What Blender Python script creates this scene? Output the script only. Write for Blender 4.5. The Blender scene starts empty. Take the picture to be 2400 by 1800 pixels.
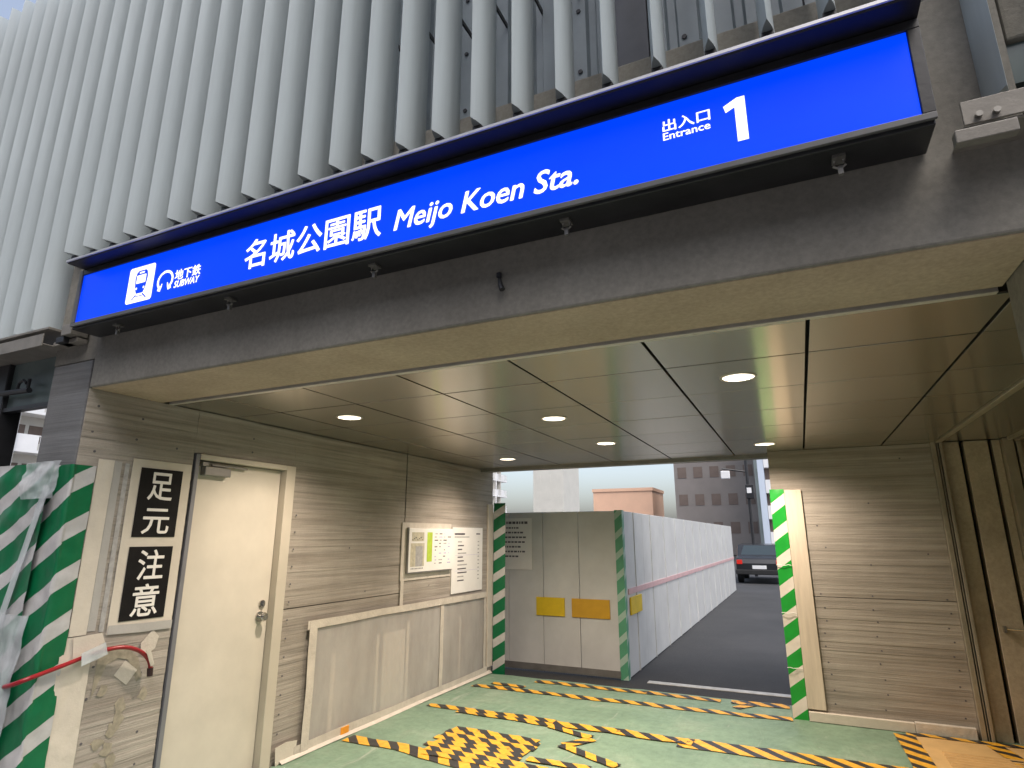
import bpy, math, random
from mathutils import Vector, noise
random.seed(7)
R = math.radians
S = bpy.context.scene
C = S.collection

# ------------------------------------------------------------------ camera
cam_d = bpy.data.cameras.new('camera')
cam_d.sensor_fit = 'HORIZONTAL'; cam_d.sensor_width = 36.0; cam_d.lens = 20.897
cam_d.clip_start = 0.05; cam_d.clip_end = 2000
cam = bpy.data.objects.new('camera', cam_d); C.objects.link(cam)
cam.location = (0, 0, 1.6)
cam.rotation_euler = (R(90 + 14.3693), R(-0.04), R(25.212))
S.camera = cam

# ------------------------------------------------------------------ sky, sun, exposure
SUN_EL, SUN_AZ = 60.0, 138.0          # a veiled sun, high, behind the camera
W = bpy.data.worlds.new('World'); S.world = W; W.use_nodes = True
wn = W.node_tree.nodes; wl = W.node_tree.links
wn.clear()
sky = wn.new('ShaderNodeTexSky'); sky.sky_type = 'NISHITA'; sky.sun_disc = False
sky.sun_elevation = R(SUN_EL); sky.sun_rotation = R(SUN_AZ)
sky.air_density = 1.0; sky.dust_density = 4.0; sky.ozone_density = 1.0
hs = wn.new('ShaderNodeHueSaturation'); hs.inputs['Saturation'].default_value = 0.7
bg = wn.new('ShaderNodeBackground'); bg.inputs['Strength'].default_value = 0.15
wo = wn.new('ShaderNodeOutputWorld')
wl.new(sky.outputs[0], hs.inputs['Color']); wl.new(hs.outputs[0], bg.inputs['Color']); wl.new(bg.outputs[0], wo.inputs['Surface'])
sl = bpy.data.lights.new('sun', 'SUN'); sl.energy = 0.5; sl.angle = R(40); sl.color = (1, .96, .9)
sun = bpy.data.objects.new('sun', sl); C.objects.link(sun)
sd = Vector((math.sin(R(SUN_AZ)) * math.cos(R(SUN_EL)), math.cos(R(SUN_AZ)) * math.cos(R(SUN_EL)), math.sin(R(SUN_EL))))
sun.rotation_euler = sd.to_track_quat('Z', 'Y').to_euler()
S.view_settings.view_transform = 'Standard'; S.view_settings.look = 'None'
S.view_settings.exposure = 0.88; S.view_settings.gamma = 1.0; S.view_settings.use_curve_mapping = False
LAMP_W = 98.0
LAMP_C = (1.0, .84, .69)

# ------------------------------------------------------------------ helpers
class MB:
    def __init__(s): s.v = []; s.f = []; s.uv = []; s.mi = []
    def poly(s, pts, uv=None, mi=0):
        n = len(s.v); s.v += [tuple(p) for p in pts]; s.f.append(tuple(range(n, n + len(pts))))
        s.uv.append(uv); s.mi.append(mi); return s
    def box(s, x0, x1, y0, y1, z0, z1, mi=0):
        x0, x1 = min(x0, x1), max(x0, x1); y0, y1 = min(y0, y1), max(y0, y1); z0, z1 = min(z0, z1), max(z0, z1)
        n = len(s.v)
        s.v += [(x0,y0,z0),(x1,y0,z0),(x1,y1,z0),(x0,y1,z0),(x0,y0,z1),(x1,y0,z1),(x1,y1,z1),(x0,y1,z1)]
        for q in ((0,3,2,1),(4,5,6,7),(0,1,5,4),(1,2,6,5),(2,3,7,6),(3,0,4,7)):
            s.f.append(tuple(n + i for i in q)); s.uv.append(None); s.mi.append(mi)
        return s
    def prism(s, pts, d, mi=0):
        """pts: loop (list of Vector-like), d: extrusion vector"""
        n = len(s.v); k = len(pts); d = Vector(d)
        s.v += [tuple(p) for p in pts] + [tuple(Vector(p) + d) for p in pts]
        s.f.append(tuple(range(n, n + k))[::-1]); s.f.append(tuple(range(n + k, n + 2 * k)))
        for i in range(k):
            j = (i + 1) % k
            s.f.append((n + i, n + j, n + k + j, n + k + i))
        s.uv += [None] * (k + 2); s.mi += [mi] * (k + 2); return s
    def tube(s, path, r, seg=10, mi=0):
        path = [Vector(p) for p in path]; n = len(s.v); rs = r if isinstance(r, (list, tuple)) else [r] * len(path)
        for i, p in enumerate(path):
            t = (path[min(i + 1, len(path) - 1)] - path[max(i - 1, 0)]).normalized()
            a = t.cross(Vector((0, 0, 1)))
            if a.length < .05: a = t.cross(Vector((1, 0, 0)))
            a.normalize(); b = t.cross(a)
            for k in range(seg):
                w = 2 * math.pi * k / seg
                s.v.append(tuple(p + (a * math.cos(w) + b * math.sin(w)) * rs[i]))
        for i in range(len(path) - 1):
            for k in range(seg):
                q = (k + 1) % seg
                s.f.append((n + i * seg + k, n + (i + 1) * seg + k, n + (i + 1) * seg + q, n + i * seg + q)); s.uv.append(None); s.mi.append(mi)
        s.f.append(tuple(n + k for k in range(seg))); s.f.append(tuple(n + (len(path) - 1) * seg + k for k in range(seg))[::-1])
        s.uv += [None] * 2; s.mi += [mi] * 2
        return s
    def planar(s):
        s.uv = [[(s.v[i][0], s.v[i][1]) for i in f] for f in s.f]; return s
    def build(s, name, mat, parent=None, bevel=0, smooth=False, label=None, kind=None):
        o0 = Vector((0, 0, 0))
        if parent is not None: o0 = wloc(parent)
        me = bpy.data.meshes.new(name)
        me.from_pydata([tuple(Vector(v) - o0) for v in s.v], [], s.f)
        for m in (mat if isinstance(mat, (list, tuple)) else [mat]): me.materials.append(m)
        me.polygons.foreach_set('material_index', s.mi)
        if any(u for u in s.uv):
            L = me.uv_layers.new(name='UVMap').data
            for p, u in zip(me.polygons, s.uv):
                if u:
                    for li, c in zip(p.loop_indices, u): L[li].uv = c
        if smooth: me.polygons.foreach_set('use_smooth', [True] * len(me.polygons))
        me.update()
        o = bpy.data.objects.new(name, me); C.objects.link(o)
        if parent is not None: o.parent = parent
        if bevel:
            b = o.modifiers.new('bevel', 'BEVEL'); b.width = bevel; b.segments = 2; b.limit_method = 'ANGLE'; b.angle_limit = R(40)
        if label: o['label'] = label
        if kind: o['kind'] = kind
        return o

def wloc(o):
    p = Vector(o.location)
    while o.parent is not None:
        o = o.parent; p += Vector(o.location)
    return p
def thing(name, label, cat, loc=(0, 0, 0), group=None):
    o = bpy.data.objects.new(name, None); C.objects.link(o); o.location = loc; o.empty_display_size = .1
    o['label'] = label; o['category'] = cat
    if group: o['group'] = group
    return o
def tag(o, label, cat, group=None):
    o['label'] = label; o['category'] = cat
    if group: o['group'] = group
    return o
def base_origin(o):
    """put a single mesh thing's origin on its own base centre"""
    vs = [v.co.copy() for v in o.data.vertices]
    c = Vector((sum(v.x for v in vs) / len(vs), sum(v.y for v in vs) / len(vs), min(v.z for v in vs)))
    for v in o.data.vertices: v.co -= c
    o.location = Vector(o.location) + c
    return o

# ------------------------------------------------------------------ materials
def newmat(name):
    m = bpy.data.materials.new(name); m.use_nodes = True
    n = m.node_tree.nodes; l = m.node_tree.links
    return m, n, l, n['Principled BSDF']
def setp(b, col=None, rough=None, metal=None, spec=None):
    if col is not None: b.inputs['Base Color'].default_value = (*col, 1)
    if rough is not None: b.inputs['Roughness'].default_value = rough
    if metal is not None: b.inputs['Metallic'].default_value = metal
    if spec is not None: b.inputs['Specular IOR Level'].default_value = spec
def ntex(n, l, scale, detail=4, rough=.55, mapscale=None, dist=0):
    t = n.new('ShaderNodeTexNoise'); t.inputs['Scale'].default_value = scale; t.inputs['Detail'].default_value = detail
    t.inputs['Roughness'].default_value = rough; t.inputs['Distortion'].default_value = dist
    tc = n.new('ShaderNodeTexCoord')
    if mapscale:
        mp = n.new('ShaderNodeMapping'); mp.inputs['Scale'].default_value = mapscale
        l.new(tc.outputs['Object'], mp.inputs['Vector']); l.new(mp.outputs[0], t.inputs['Vector'])
    else: l.new(tc.outputs['Object'], t.inputs['Vector'])
    return t.outputs['Fac']
def ramp(n, l, fac, stops):
    r = n.new('ShaderNodeValToRGB'); e = r.color_ramp.elements
    while len(e) < len(stops): e.new(.5)
    for k, (p, c) in enumerate(stops):
        e[k].position = p; e[k].color = (*c, 1) if len(c) == 3 else c
    l.new(fac, r.inputs[0]); return r.outputs[0]
def mixc(n, l, a, b, fac, mode='MIX'):
    x = n.new('ShaderNodeMix'); x.data_type = 'RGBA'; x.blend_type = mode
    if isinstance(fac, (int, float)): x.inputs[0].default_value = fac
    else: l.new(fac, x.inputs[0])
    for sck, v in ((x.inputs[6], a), (x.inputs[7], b)):
        if isinstance(v, tuple): sck.default_value = (*v, 1)
        else: l.new(v, sck)
    return x.outputs[2]
def bump(n, l, b, h, strength, dist=.01):
    k = n.new('ShaderNodeBump'); k.inputs['Strength'].default_value = strength; k.inputs['Distance'].default_value = dist
    l.new(h, k.inputs['Height']); l.new(k.outputs[0], b.inputs['Normal'])
def mottled(name, col, rough=.5, metal=0, amt=.12, scale=6, bmp=0, mapscale=None, spec=None, bscale=None, roughvar=0):
    m, n, l, b = newmat(name); setp(b, col, rough, metal, spec)
    f = ntex(n, l, scale, 5, .6, mapscale)
    lo = tuple(c * (1 - amt) for c in col); hi = tuple(min(1, c * (1 + amt)) for c in col)
    l.new(ramp(n, l, f, [(.3, lo), (.7, hi)]), b.inputs['Base Color'])
    if roughvar:
        rr = ramp(n, l, f, [(.3, (rough - roughvar,) * 3), (.7, (rough + roughvar,) * 3)]); l.new(rr, b.inputs['Roughness'])
    if bmp:
        bump(n, l, b, ntex(n, l, bscale or scale * 6, 4, .6, mapscale), bmp)
    return m

def board_concrete(name, col, grain=(.9, .9, 46.0), contrast=.34):
    m, n, l, b = newmat(name); setp(b, col, .8, 0, .3)
    g = ntex(n, l, 1.0, 7, .66, grain, .15)
    g2 = ntex(n, l, 1.0, 4, .6, (.4, .4, 12.0), .1)
    bl = ntex(n, l, 1.3, 5, .6)
    fi = ntex(n, l, 70, 3, .7)
    c1 = ramp(n, l, g, [(.28, tuple(c * (1 - contrast) for c in col)), (.52, col), (.75, tuple(min(1, c * 1.16) for c in col))])
    c2 = mixc(n, l, c1, ramp(n, l, g2, [(.32, (.60, .58, .55)), (.56, (1, 1, 1))]), .7, 'MULTIPLY')
    c3 = mixc(n, l, c2, ramp(n, l, bl, [(.3, (.70, .69, .68)), (.7, (1.0, 1, 1))]), .9, 'MULTIPLY')
    c4 = mixc(n, l, c3, ramp(n, l, fi, [(.3, (.88, .88, .88)), (.7, (1, 1, 1))]), .7, 'MULTIPLY')
    l.new(c4, b.inputs['Base Color'])
    ad = n.new('ShaderNodeMath'); ad.operation = 'ADD'; l.new(g, ad.inputs[0]); l.new(g2, ad.inputs[1])
    bump(n, l, b, ad.outputs[0], .8, .006)
    return m
def plain_concrete(name, col, amt=.2, bmp=.4):
    m, n, l, b = newmat(name); setp(b, col, .85, 0, .25)
    a = ntex(n, l, 1.6, 6, .65); f = ntex(n, l, 45, 4, .7); s = ntex(n, l, 1.0, 4, .6, (3.0, 3.0, .5))
    c1 = ramp(n, l, a, [(.28, tuple(c * (1 - amt) for c in col)), (.72, tuple(c * (1 + amt * .7) for c in col))])
    c2 = mixc(n, l, c1, ramp(n, l, f, [(.32, (.74, .74, .74)), (.65, (1, 1, 1))]), .8, 'MULTIPLY')
    c3 = mixc(n, l, c2, ramp(n, l, s, [(.35, (.82, .81, .80)), (.65, (1, 1, 1))]), .7, 'MULTIPLY')
    l.new(c3, b.inputs['Base Color']); bump(n, l, b, f, bmp, .004)
    return m
def stripes(name, ca, cb, period, duty, slope, rough=.4, wear=.15, bscale=40, bmp=.1, spec=.5):
    """diagonal bands in UV metres: band coordinate = v - slope*u"""
    m, n, l, b = newmat(name); setp(b, ca, rough, 0, spec)
    uv = n.new('ShaderNodeUVMap'); sx = n.new('ShaderNodeSeparateXYZ'); l.new(uv.outputs[0], sx.inputs[0])
    ma = n.new('ShaderNodeMath'); ma.operation = 'MULTIPLY_ADD'; l.new(sx.outputs[0], ma.inputs[0]); ma.inputs[1].default_value = -slope; l.new(sx.outputs[1], ma.inputs[2])
    dv = n.new('ShaderNodeMath'); dv.operation = 'DIVIDE'; l.new(ma.outputs[0], dv.inputs[0]); dv.inputs[1].default_value = period
    fr = n.new('ShaderNodeMath'); fr.operation = 'FRACT'; l.new(dv.outputs[0], fr.inputs[0])
    gt = n.new('ShaderNodeMath'); gt.operation = 'LESS_THAN'; l.new(fr.outputs[0], gt.inputs[0]); gt.inputs[1].default_value = duty
    c = mixc(n, l, ca, cb, gt.outputs[0])
    w = ntex(n, l, 18, 5, .65)
    c = mixc(n, l, c, ramp(n, l, w, [(.3, (1 - wear,) * 3), (.62, (1, 1, 1))]), 1.0, 'MULTIPLY')
    l.new(c, b.inputs['Base Color'])
    bump(n, l, b, ntex(n, l, bscale, 3, .5), bmp, .004)
    return m
def film(name, col, opac, rough=.35, amt=.25, scale=5):
    m, n, l, b = newmat(name); setp(b, col, rough)
    f = ntex(n, l, scale, 5, .6, (1, 1, .4))
    l.new(ramp(n, l, f, [(.3, (max(0, opac - amt),) * 3), (.7, (min(1, opac + amt),) * 3)]), b.inputs['Alpha'])
    bump(n, l, b, ntex(n, l, 22, 4, .6), .5, .004)
    return m
def emit(name, col, strength, base=(0, 0, 0), rough=.25):
    m, n, l, b = newmat(name); setp(b, base, rough)
    b.inputs['Emission Color'].default_value = (*col, 1); b.inputs['Emission Strength'].default_value = strength
    return m

CONC = (.45, .405, .352)
mt = {}
mt['board'] = board_concrete('board_marked_concrete', CONC)
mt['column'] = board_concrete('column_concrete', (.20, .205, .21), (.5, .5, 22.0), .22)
mt['beam'] = plain_concrete('beam_concrete', (.26, .248, .218), .16, .3)
mt['sill'] = plain_concrete('sill_concrete', (.42, .40, .35), .2, .4)
mt['soffit'] = plain_concrete('soffit_bounce_tint', (.50, .395, .29), .12, .3)  # tan base carries the warm light bounced up under the beam
mt['rough'] = plain_concrete('rough_concrete', (.24, .225, .19), .3, .9)
mt['jamb'] = plain_concrete('jamb_concrete', (.52, .44, .33), .3, .4)
mt['fin'] = mottled('fin_paint', (.43, .485, .505), .45, 0, .13, 1, .05, (9, 9, .55), .4, 90)
mt['rail'] = mottled('steel_rail', (.20, .185, .16), .5, .1, .2, 9, .1)
mt['black'] = mottled('black_steel', (.018, .018, .02), .42, 0, .3, 8, .06)
mt['hood'] = mottled('hood_steel', (.012, .012, .014), .45, 0, .2, 5, .03, None, .35)
mt['hoodedge'] = mottled('hood_edge', (.50, .50, .52), .35, .4, .1, 9)
mt['frame'] = mottled('sign_frame', (.11, .11, .11), .45, .1, .12, 9)
mt['blue'] = emit('blue_panel', (.000, .040, .95), .56, (0.0, .02, .25), .22)
_n, _l = mt['blue'].node_tree.nodes, mt['blue'].node_tree.links
_b = _n['Principled BSDF']; _b.inputs['Specular IOR Level'].default_value = .12; _b.inputs['Roughness'].default_value = .4
_l.new(ramp(_n, _l, ntex(_n, _l, 1.0, 3, .5, (1.6, 1, 5)), [(.25, (.54,) * 3), (.75, (.68,) * 3)]), _b.inputs['Emission Strength'])
_b.inputs['Emission Color'].default_value = (0, .052, .95, 1); _b.inputs['Base Color'].default_value = (0, .015, .16, 1)
mt['white_lit'] = emit('white_lettering', (1, .97, .93), .68, (.5, .5, .5), .3)
mt['clad'] = mottled('metal_cladding', (.30, .345, .375), .45, .05, .1, 4, .05)
mt['claddark'] = mottled('dark_cladding', (.09, .095, .11), .45, .3, .15, 5)
mt['bolt'] = mottled('bolt_steel', (.05, .05, .055), .5, .5, .2, 30)
mt['boltlight'] = mottled('zinc_steel', (.26, .25, .23), .4, .7, .2, 30)
mt['trim'] = mottled('ceiling_trim', (.55, .51, .44), .4, .2, .1, 9)
mt['dark'] = mottled('dark_void', (.02, .018, .016), .9, 0, .2, 5)
mt['steelframe'] = mottled('steel_frame', (.38, .335, .26), .36, .4, .15, 6, .03)
mt['door'] = mottled('cream_door_paint', (.60, .55, .465), .45, 0, .08, 3, .05, None, .4, 120)
mt['doorframe'] = mottled('door_frame_paint', (.52, .47, .385), .42, 0, .06, 3)
mt['chrome'] = mottled('satin_steel', (.55, .53, .50), .25, 1, .1, 9)
mt['grey'] = mottled('grey_metal', (.26, .25, .235), .4, .5, .15, 7)
mt['paper'] = mottled('cream_sheet', (.60, .545, .46), .6, 0, .08, 4, .35, None, .3, 14)
mt['papergrey'] = mottled('grey_sheet', (.40, .385, .36), .6, 0, .1, 4, .3, None, .3, 14)
mt['tape'] = mottled('masking_tape', (.56, .51, .44), .55, 0, .12, 8, .4, None, .3, 30)
mt['wood'] = mottled('pale_timber', (.60, .51, .40), .55, 0, .12, 3, .2, (9, 9, .7))
mt['sign_black'] = mottled('black_print', (.012, .011, .011), .6, 0, .3, 8, 0, None, .12)
mt['sign_white'] = mottled('white_print', (.80, .77, .72), .55, 0, .05, 8)
mt['white'] = mottled('white_board', (.78, .76, .72), .5, 0, .05, 4)
mt['greenprint'] = mottled('lime_print', (.42, .56, .05), .5, 0, .15, 20)
mt['beigeprint'] = mottled('beige_print', (.50, .46, .34), .5, 0, .2, 30)
mt['greyprint'] = mottled('grey_print', (.38, .37, .36), .5, 0, .2, 30)
mt['ink'] = mottled('ink', (.10, .09, .10), .5, 0, .2, 30)
mt['lilac'] = mottled('lilac_print', (.45, .42, .62), .5, 0, .2, 30)
mt['red'] = mottled('red_hose_rubber', (.27, .010, .016), .3, 0, .15, 12, .1)
mt['darkred'] = mottled('hose_end', (.03, .012, .012), .5, 0, .2, 12)
mt['film'] = film('clear_film', (.62, .59, .55), .50, .3, .14, 3)
mt['plastic'] = film('plastic_wrap', (.66, .70, .72), .50, .28, .25, 4)
mt['taupe'] = mottled('taupe_panel', (.26, .225, .195), .7, 0, .15, 4, .2)
mt['batten'] = mottled('pale_batten', (.58, .52, .44), .6, 0, .1, 5)
GREEN = (.003, .135, .05)
mt['zebra'] = stripes('green_zebra', GREEN, (.50, .495, .49), .258, .38, .62, .36, .12, 16, .35)
mt['zebrab'] = stripes('green_zebra_bright', (.012, .30, .03), (.70, .64, .56), .258, .42, .75, .36, .08, 16, .25)
mt['hazard'] = stripes('hazard_tape', (.80, .41, .03), (.028, .026, .026), .205, .46, -1.0, .42, .34, 30, .15)
mt['orange'] = mottled('orange_tape', (.75, .30, .02), .45, 0, .15, 10, .2)

# green floor sheet
m, n, l, b = newmat('green_floor_sheet'); setp(b, (.25, .38, .24), .5, 0, .4)
a = ntex(n, l, 1.4, 6, .65); f = ntex(n, l, 14, 5, .7); w = ntex(n, l, 3.2, 4, .6, (1, .35, 1), 1.2)
c = ramp(n, l, a, [(.28, (.145, .225, .16)), (.52, (.19, .285, .20)), (.75, (.26, .33, .245))])
c = mixc(n, l, c, ramp(n, l, f, [(.3, (.70, .72, .70)), (.6, (1, 1, 1))]), .8, 'MULTIPLY')
sc = ntex(n, l, 1.0, 5, .7, (5, 1.2, 1), 1.5)
c = mixc(n, l, c, (.40, .42, .36), ramp(n, l, sc, [(.60, (0, 0, 0)), (.74, (.55, .55, .55))]))
l.new(c, b.inputs['Base Color']); bump(n, l, b, w, .6, .03)
mt['floor'] = m
# brushed ceiling metal
m, n, l, b = newmat('brushed_ceiling_metal'); setp(b, (.40, .36, .30), .27, .85)
oi = n.new('ShaderNodeObjectInfo')
l.new(ramp(n, l, oi.outputs['Random'], [(.0, (.52, .485, .42)), (1.0, (.57, .535, .47))]), b.inputs['Base Color'])
b.inputs['Roughness'].default_value = .22
tg = n.new('ShaderNodeTangent'); tg.direction_type = 'UV_MAP'
l.new(tg.outputs[0], b.inputs['Tangent']); b.inputs['Anisotropic'].default_value = .85; b.inputs['Anisotropic Rotation'].default_value = .25
mt['ceil'] = m
# tactile sheet
mt['tactile'] = mottled('orange_tactile', (.60, .385, .16), .55, 0, .1, 6, .2)
# road, ground
m, n, l, b = newmat('asphalt'); setp(b, (.05, .05, .052), .85)
a = ntex(n, l, .6, 5, .6); f = ntex(n, l, 90, 3, .7)
c = mixc(n, l, ramp(n, l, a, [(.3, (.040, .041, .043)), (.7, (.062, .062, .064))]), ramp(n, l, f, [(.3, (.6, .6, .6)), (.7, (1.2, 1.2, 1.2))]), .8, 'MULTIPLY')
l.new(c, b.inputs['Base Color']); bump(n, l, b, f, .5, .01); mt['road'] = m
mt['paving'] = mottled('grey_paving', (.22, .215, .21), .8, 0, .2, 2, .3, None, .3, 30)
mt['roadwhite'] = mottled('road_paint', (.6, .6, .58), .7, 0, .2, 10)
mt['hoarding'] = mottled('white_hoarding_steel', (.60, .60, .585), .42, 0, .09, 2.2)
mt['yellow'] = mottled('yellow_plate', (.72, .50, .015), .5, 0, .1, 5)
mt['amber'] = mottled('amber_plate', (.62, .34, .02), .5, 0, .1, 5)
mt['pinkline'] = mottled('pink_stripe', (.62, .40, .40), .5, 0, .1, 5)
mt['apt'] = mottled('apartment_render', (.62, .60, .55), .8, 0, .08, .6)
mt['aptwhite'] = mottled('balcony_white', (.80, .80, .80), .6, 0, .05, .8)
mt['aptdark'] = mottled('recess_brown', (.16, .12, .10), .7, 0, .2, .8)
mt['cream'] = mottled('cream_building', (.60, .585, .53), .8, 0, .06, .4)
mt['brownb'] = mottled('brown_building', (.24, .215, .20), .8, 0, .1, .4)
mt['greyb'] = mottled('grey_glass_building', (.22, .26, .26), .4, 0, .08, .4)
mt['palebl'] = mottled('pale_tower', (.55, .62, .72), .6, 0, .05, .4)
mt['peach'] = mottled('peach_panel', (.80, .50, .34), .6, 0, .06, .6)
mt['carpaint'] = mottled('car_paint', (.03, .032, .036), .2, .3, .1, 3)
mt['rubber'] = mottled('tyre', (.02, .02, .02), .8, 0, .2, 8)
m, n, l, b = newmat('window_glass'); setp(b, (.03, .045, .05), .06, 0, .6); mt['glass'] = m
m, n, l, b = newmat('clear_glass'); setp(b, (.30, .36, .38), .05, 0, .6); b.inputs['Alpha'].default_value = .55; mt['clearglass'] = m
mt['greyglass'] = mottled('greenish_glass', (.12, .155, .15), .2, 0, .2, 3)
mt['lamplens'] = emit('lamp_lens', (1, .93, .80), 7.0, (.8, .8, .8), .4)
mt['reflector'] = mottled('lamp_reflector', (.75, .72, .66), .3, .4, .03, 9)
mt['tail'] = emit('red_lamp', (.5, .02, .01), .5, (.2, .01, .01))

# ------------------------------------------------------------------ ground
XL, YF, ZC = -3.608, 1.961, 2.427
def ground(name, x0, x1, y0, y1, z, mat):
    o = MB().poly([(x0, y0, z), (x1, y0, z), (x1, y1, z), (x0, y1, z)]).build(name, mat); o['kind'] = 'structure'; return o
ground('ground', -600, 600, -600, 900, -.16, mt['paving'])
o = MB().box(-30, 1.9, 7.0, 400, -.15, -.152).build('road', mt['road']); o['kind'] = 'structure'
o = MB().box(-12, 8, -8, 1.9, -.12, -.004).build('pavement', mt['paving'], bevel=.01); o['kind'] = 'structure'
# floor sheet: a wrinkled skin over the slab
fl = MB()
NX, NY = 110, 110
def fz(x, y):
    return .004 * noise.noise((x * 2.1, y * 1.1, 0)) + .003 * noise.noise((x * 5, y * 3.4, 3)) + .005 * max(0, .12 - abs(noise.noise((x * 1.3 + 4, y * 2.2, 9)))) / .12
fl.v = [(XL + (2.2 - XL) * a / NX, 1.9 + 5.05 * c / NY, fz(XL + (2.2 - XL) * a / NX, 1.9 + 5.05 * c / NY)) for a in range(NX + 1) for c in range(NY + 1)]
for i in range(NX):
    for j in range(NY):
        fl.f.append(tuple(a * (NY + 1) + c for a, c in ((i, j), (i + 1, j), (i + 1, j + 1), (i, j + 1)))); fl.uv.append(None); fl.mi.append(0)
o = fl.build('floor', mt['floor'], smooth=True); o['kind'] = 'structure'
o = MB().box(-4.0, 2.2, 1.9, 6.99, -.15, -.02).build('floor_slab', mt['rough']); o['kind'] = 'structure'
for y in (7.94,):
    o = MB().box(-1.9, 1.7, y, y + .12, -.148, -.142).build('road_line', mt['roadwhite']); o['kind'] = 'structure'

# ------------------------------------------------------------------ entrance building
B = thing('entrance_building', 'concrete subway entrance building with a metal ceiling and a louvred upper front', 'building', (-1.5, 4.4, 0))
# lintel beam over the opening
lb = MB()
lb.box(XL, .712, YF, 2.405, ZC, 3.27)
lb.build('lintel_beam', mt['beam'], B, bevel=.008)
MB().box(XL + .003, .709, YF + .014, 2.4055, ZC - .003, ZC + .01).build('soffit_bounce_skin', mt['soffit'], B, bevel=.002)  # thin skin under the beam, warm floor bounce put into its colour
MB().box(-4.02, XL - .004, YF + .006, 2.40, 2.60, 3.27).build('beam_end', mt['beam'], B, bevel=.006)
MB().box(-9.5, 3.5, 2.13, 2.40, 3.274, 3.56).build('upstand', mt['sill'], B, bevel=.006)
MB().box(-4.0, 3.0, 2.41, 7.0, 2.52, 3.27).build('roof_slab', mt['rough'], B)
MB().box(-9.5, 3.5, 2.32, 8.0, 3.56, 3.60).build('upper_floor', mt['rough'], B)
# front right pillar of rough concrete, with a recessed glazed strip
p = MB()
p.box(.716, 3.2, 1.965, 2.40, -.1, 2.87)
p.build('pillar', mt['rough'], B, bevel=.012)
MB().box(.716, 3.2, 1.985, 2.40, 2.905, 3.04).build('glazed_strip', mt['greyglass'], B)
MB().box(.716, 3.2, 2.03, 2.40, 2.872, 2.902).build('dark_gap', mt['dark'], B)
MB().box(.716, 3.2, 1.965, 2.12, 3.043, 4.6).build('upper_pillar', mt['rough'], B, bevel=.01)
# left column end face
MB().box(-4.0, XL - .012, YF, 2.35, -.1, 2.594).build('column', mt['column'], B, bevel=.006)
MB().box(-3.80, XL - .135, 2.36, 7.1, -.1, 2.515).build('wall_core', mt['rough'], B)

def board_panel(parent, name, axis, base, a0, a1, z0, z1, sgn, mat, thick=.05):
    """one cast panel: every board of the formwork leaves its own low step"""
    mb = MB(); z = z0
    random.seed(int(a0 * 100) + 977)
    while z < z1 - 1e-4:
        h = random.choice((.018, .024, .03, .03, .038, .05)); zz = min(z1, z + h)
        if z1 - zz < .012: zz = z1
        d = random.uniform(0, .0035)
        if axis == 'x': mb.box(base - sgn * thick, base + sgn * d, a0, a1, z, zz)
        else: mb.box(a0, a1, base - sgn * thick, base + sgn * d, z, zz)
        z = zz
    return mb.build(name, mat, parent)
LW = bpy.data.objects.new('left_wall', None); C.objects.link(LW); LW.parent = B; LW.location = (XL + 1.5, 0, 0)
# panels of the left wall (the first stands a little proud, door opening cut out)
D0, D1, DZ = 2.678, 3.582, 2.14
board_panel(LW, 'wall_panel', 'x', XL, 1.966, D0, -.05, 2.424, 1, mt['board'], .004)
board_panel(LW, 'wall_panel', 'x', XL, D0 + .002, 3.196, DZ, 2.424, 1, mt['board'], .004)
board_panel(LW, 'wall_panel', 'x', XL - .012, 3.205, D1, DZ, 2.424, 1, mt['board'], .001)
board_panel(LW, 'wall_panel', 'x', XL - .012, D1 + .002, 5.125, 1.063, 2.424, 1, mt['board'], .001)
board_panel(LW, 'wall_panel', 'x', XL - .012, D1 + .002, 5.125, -.05, 1.056, 1, mt['board'], .001)
board_panel(LW, 'wall_panel', 'x', XL - .008, 5.134, 7.08, -.05, 2.424, 1, mt['board'], .001)
def tie_holes(parent, pts, axis, base, sgn):
    mb = MB()
    for a, z in pts:
        r = .0075; q = []
        for k in range(8):
            w = 2 * math.pi * k / 8
            q.append((base, a + r * math.cos(w), z + r * math.sin(w)) if axis == 'x' else (a + r * math.cos(w), base, z + r * math.sin(w)))
        mb.prism(q, (.0015 * sgn, 0, 0) if axis == 'x' else (0, .0015 * sgn, 0))
    return mb.build('tie_hole', mt['ink'], parent, kind='stuff')
pts = [(2.03, 2.33), (2.30, 2.30), (2.02, 2.18), (2.28, 2.17), (2.55, 2.15), (2.05, 2.07), (2.24, .90), (2.5, .98), (2.52, .82), (2.55, .68), (2.23, .74), (2.55, .5), (2.24, .52), (2.56, .33), (2.2, .3)]
pts += [(3.64, .2 + .13 * k) for k in range(13)] + [(4.3, 1.5), (4.55, 1.12), (5.6, 1.1), (3.15, 2.3), (3.15, 2.2)]
tie_holes(LW, pts, 'x', XL + .0015, 1)

# back right wall
YB = 6.5
RW = bpy.data.objects.new('back_wall', None); C.objects.link(RW); RW.parent = B; RW.location = (2.0, 2.1, 0)
board_panel(RW, 'wall_panel', 'y', YB, -.22, 1.148, 1.062, 2.424, -1, mt['board'], .25)
board_panel(RW, 'wall_panel', 'y', YB, -.22, 1.148, -.05, 1.056, -1, mt['board'], .25)
pts = []
for k in range(9):
    for xx in (.12, .52, 1.08):
        pts.append((xx + random.uniform(-.02, .02), .16 + k * .115 + random.uniform(-.012, .012)))
pts += [(.2, 1.5), (.55, 1.35), (.6, 1.9), (.9, 2.3), (.15, 1.7), (1.0, 1.45)]
tie_holes(RW, pts, 'y', YB - .002, -1)
MB().box(-.22, 3.0, YB + .26, YB + .45, -.1, 2.6).build('back_block', mt['rough'], B)

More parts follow.
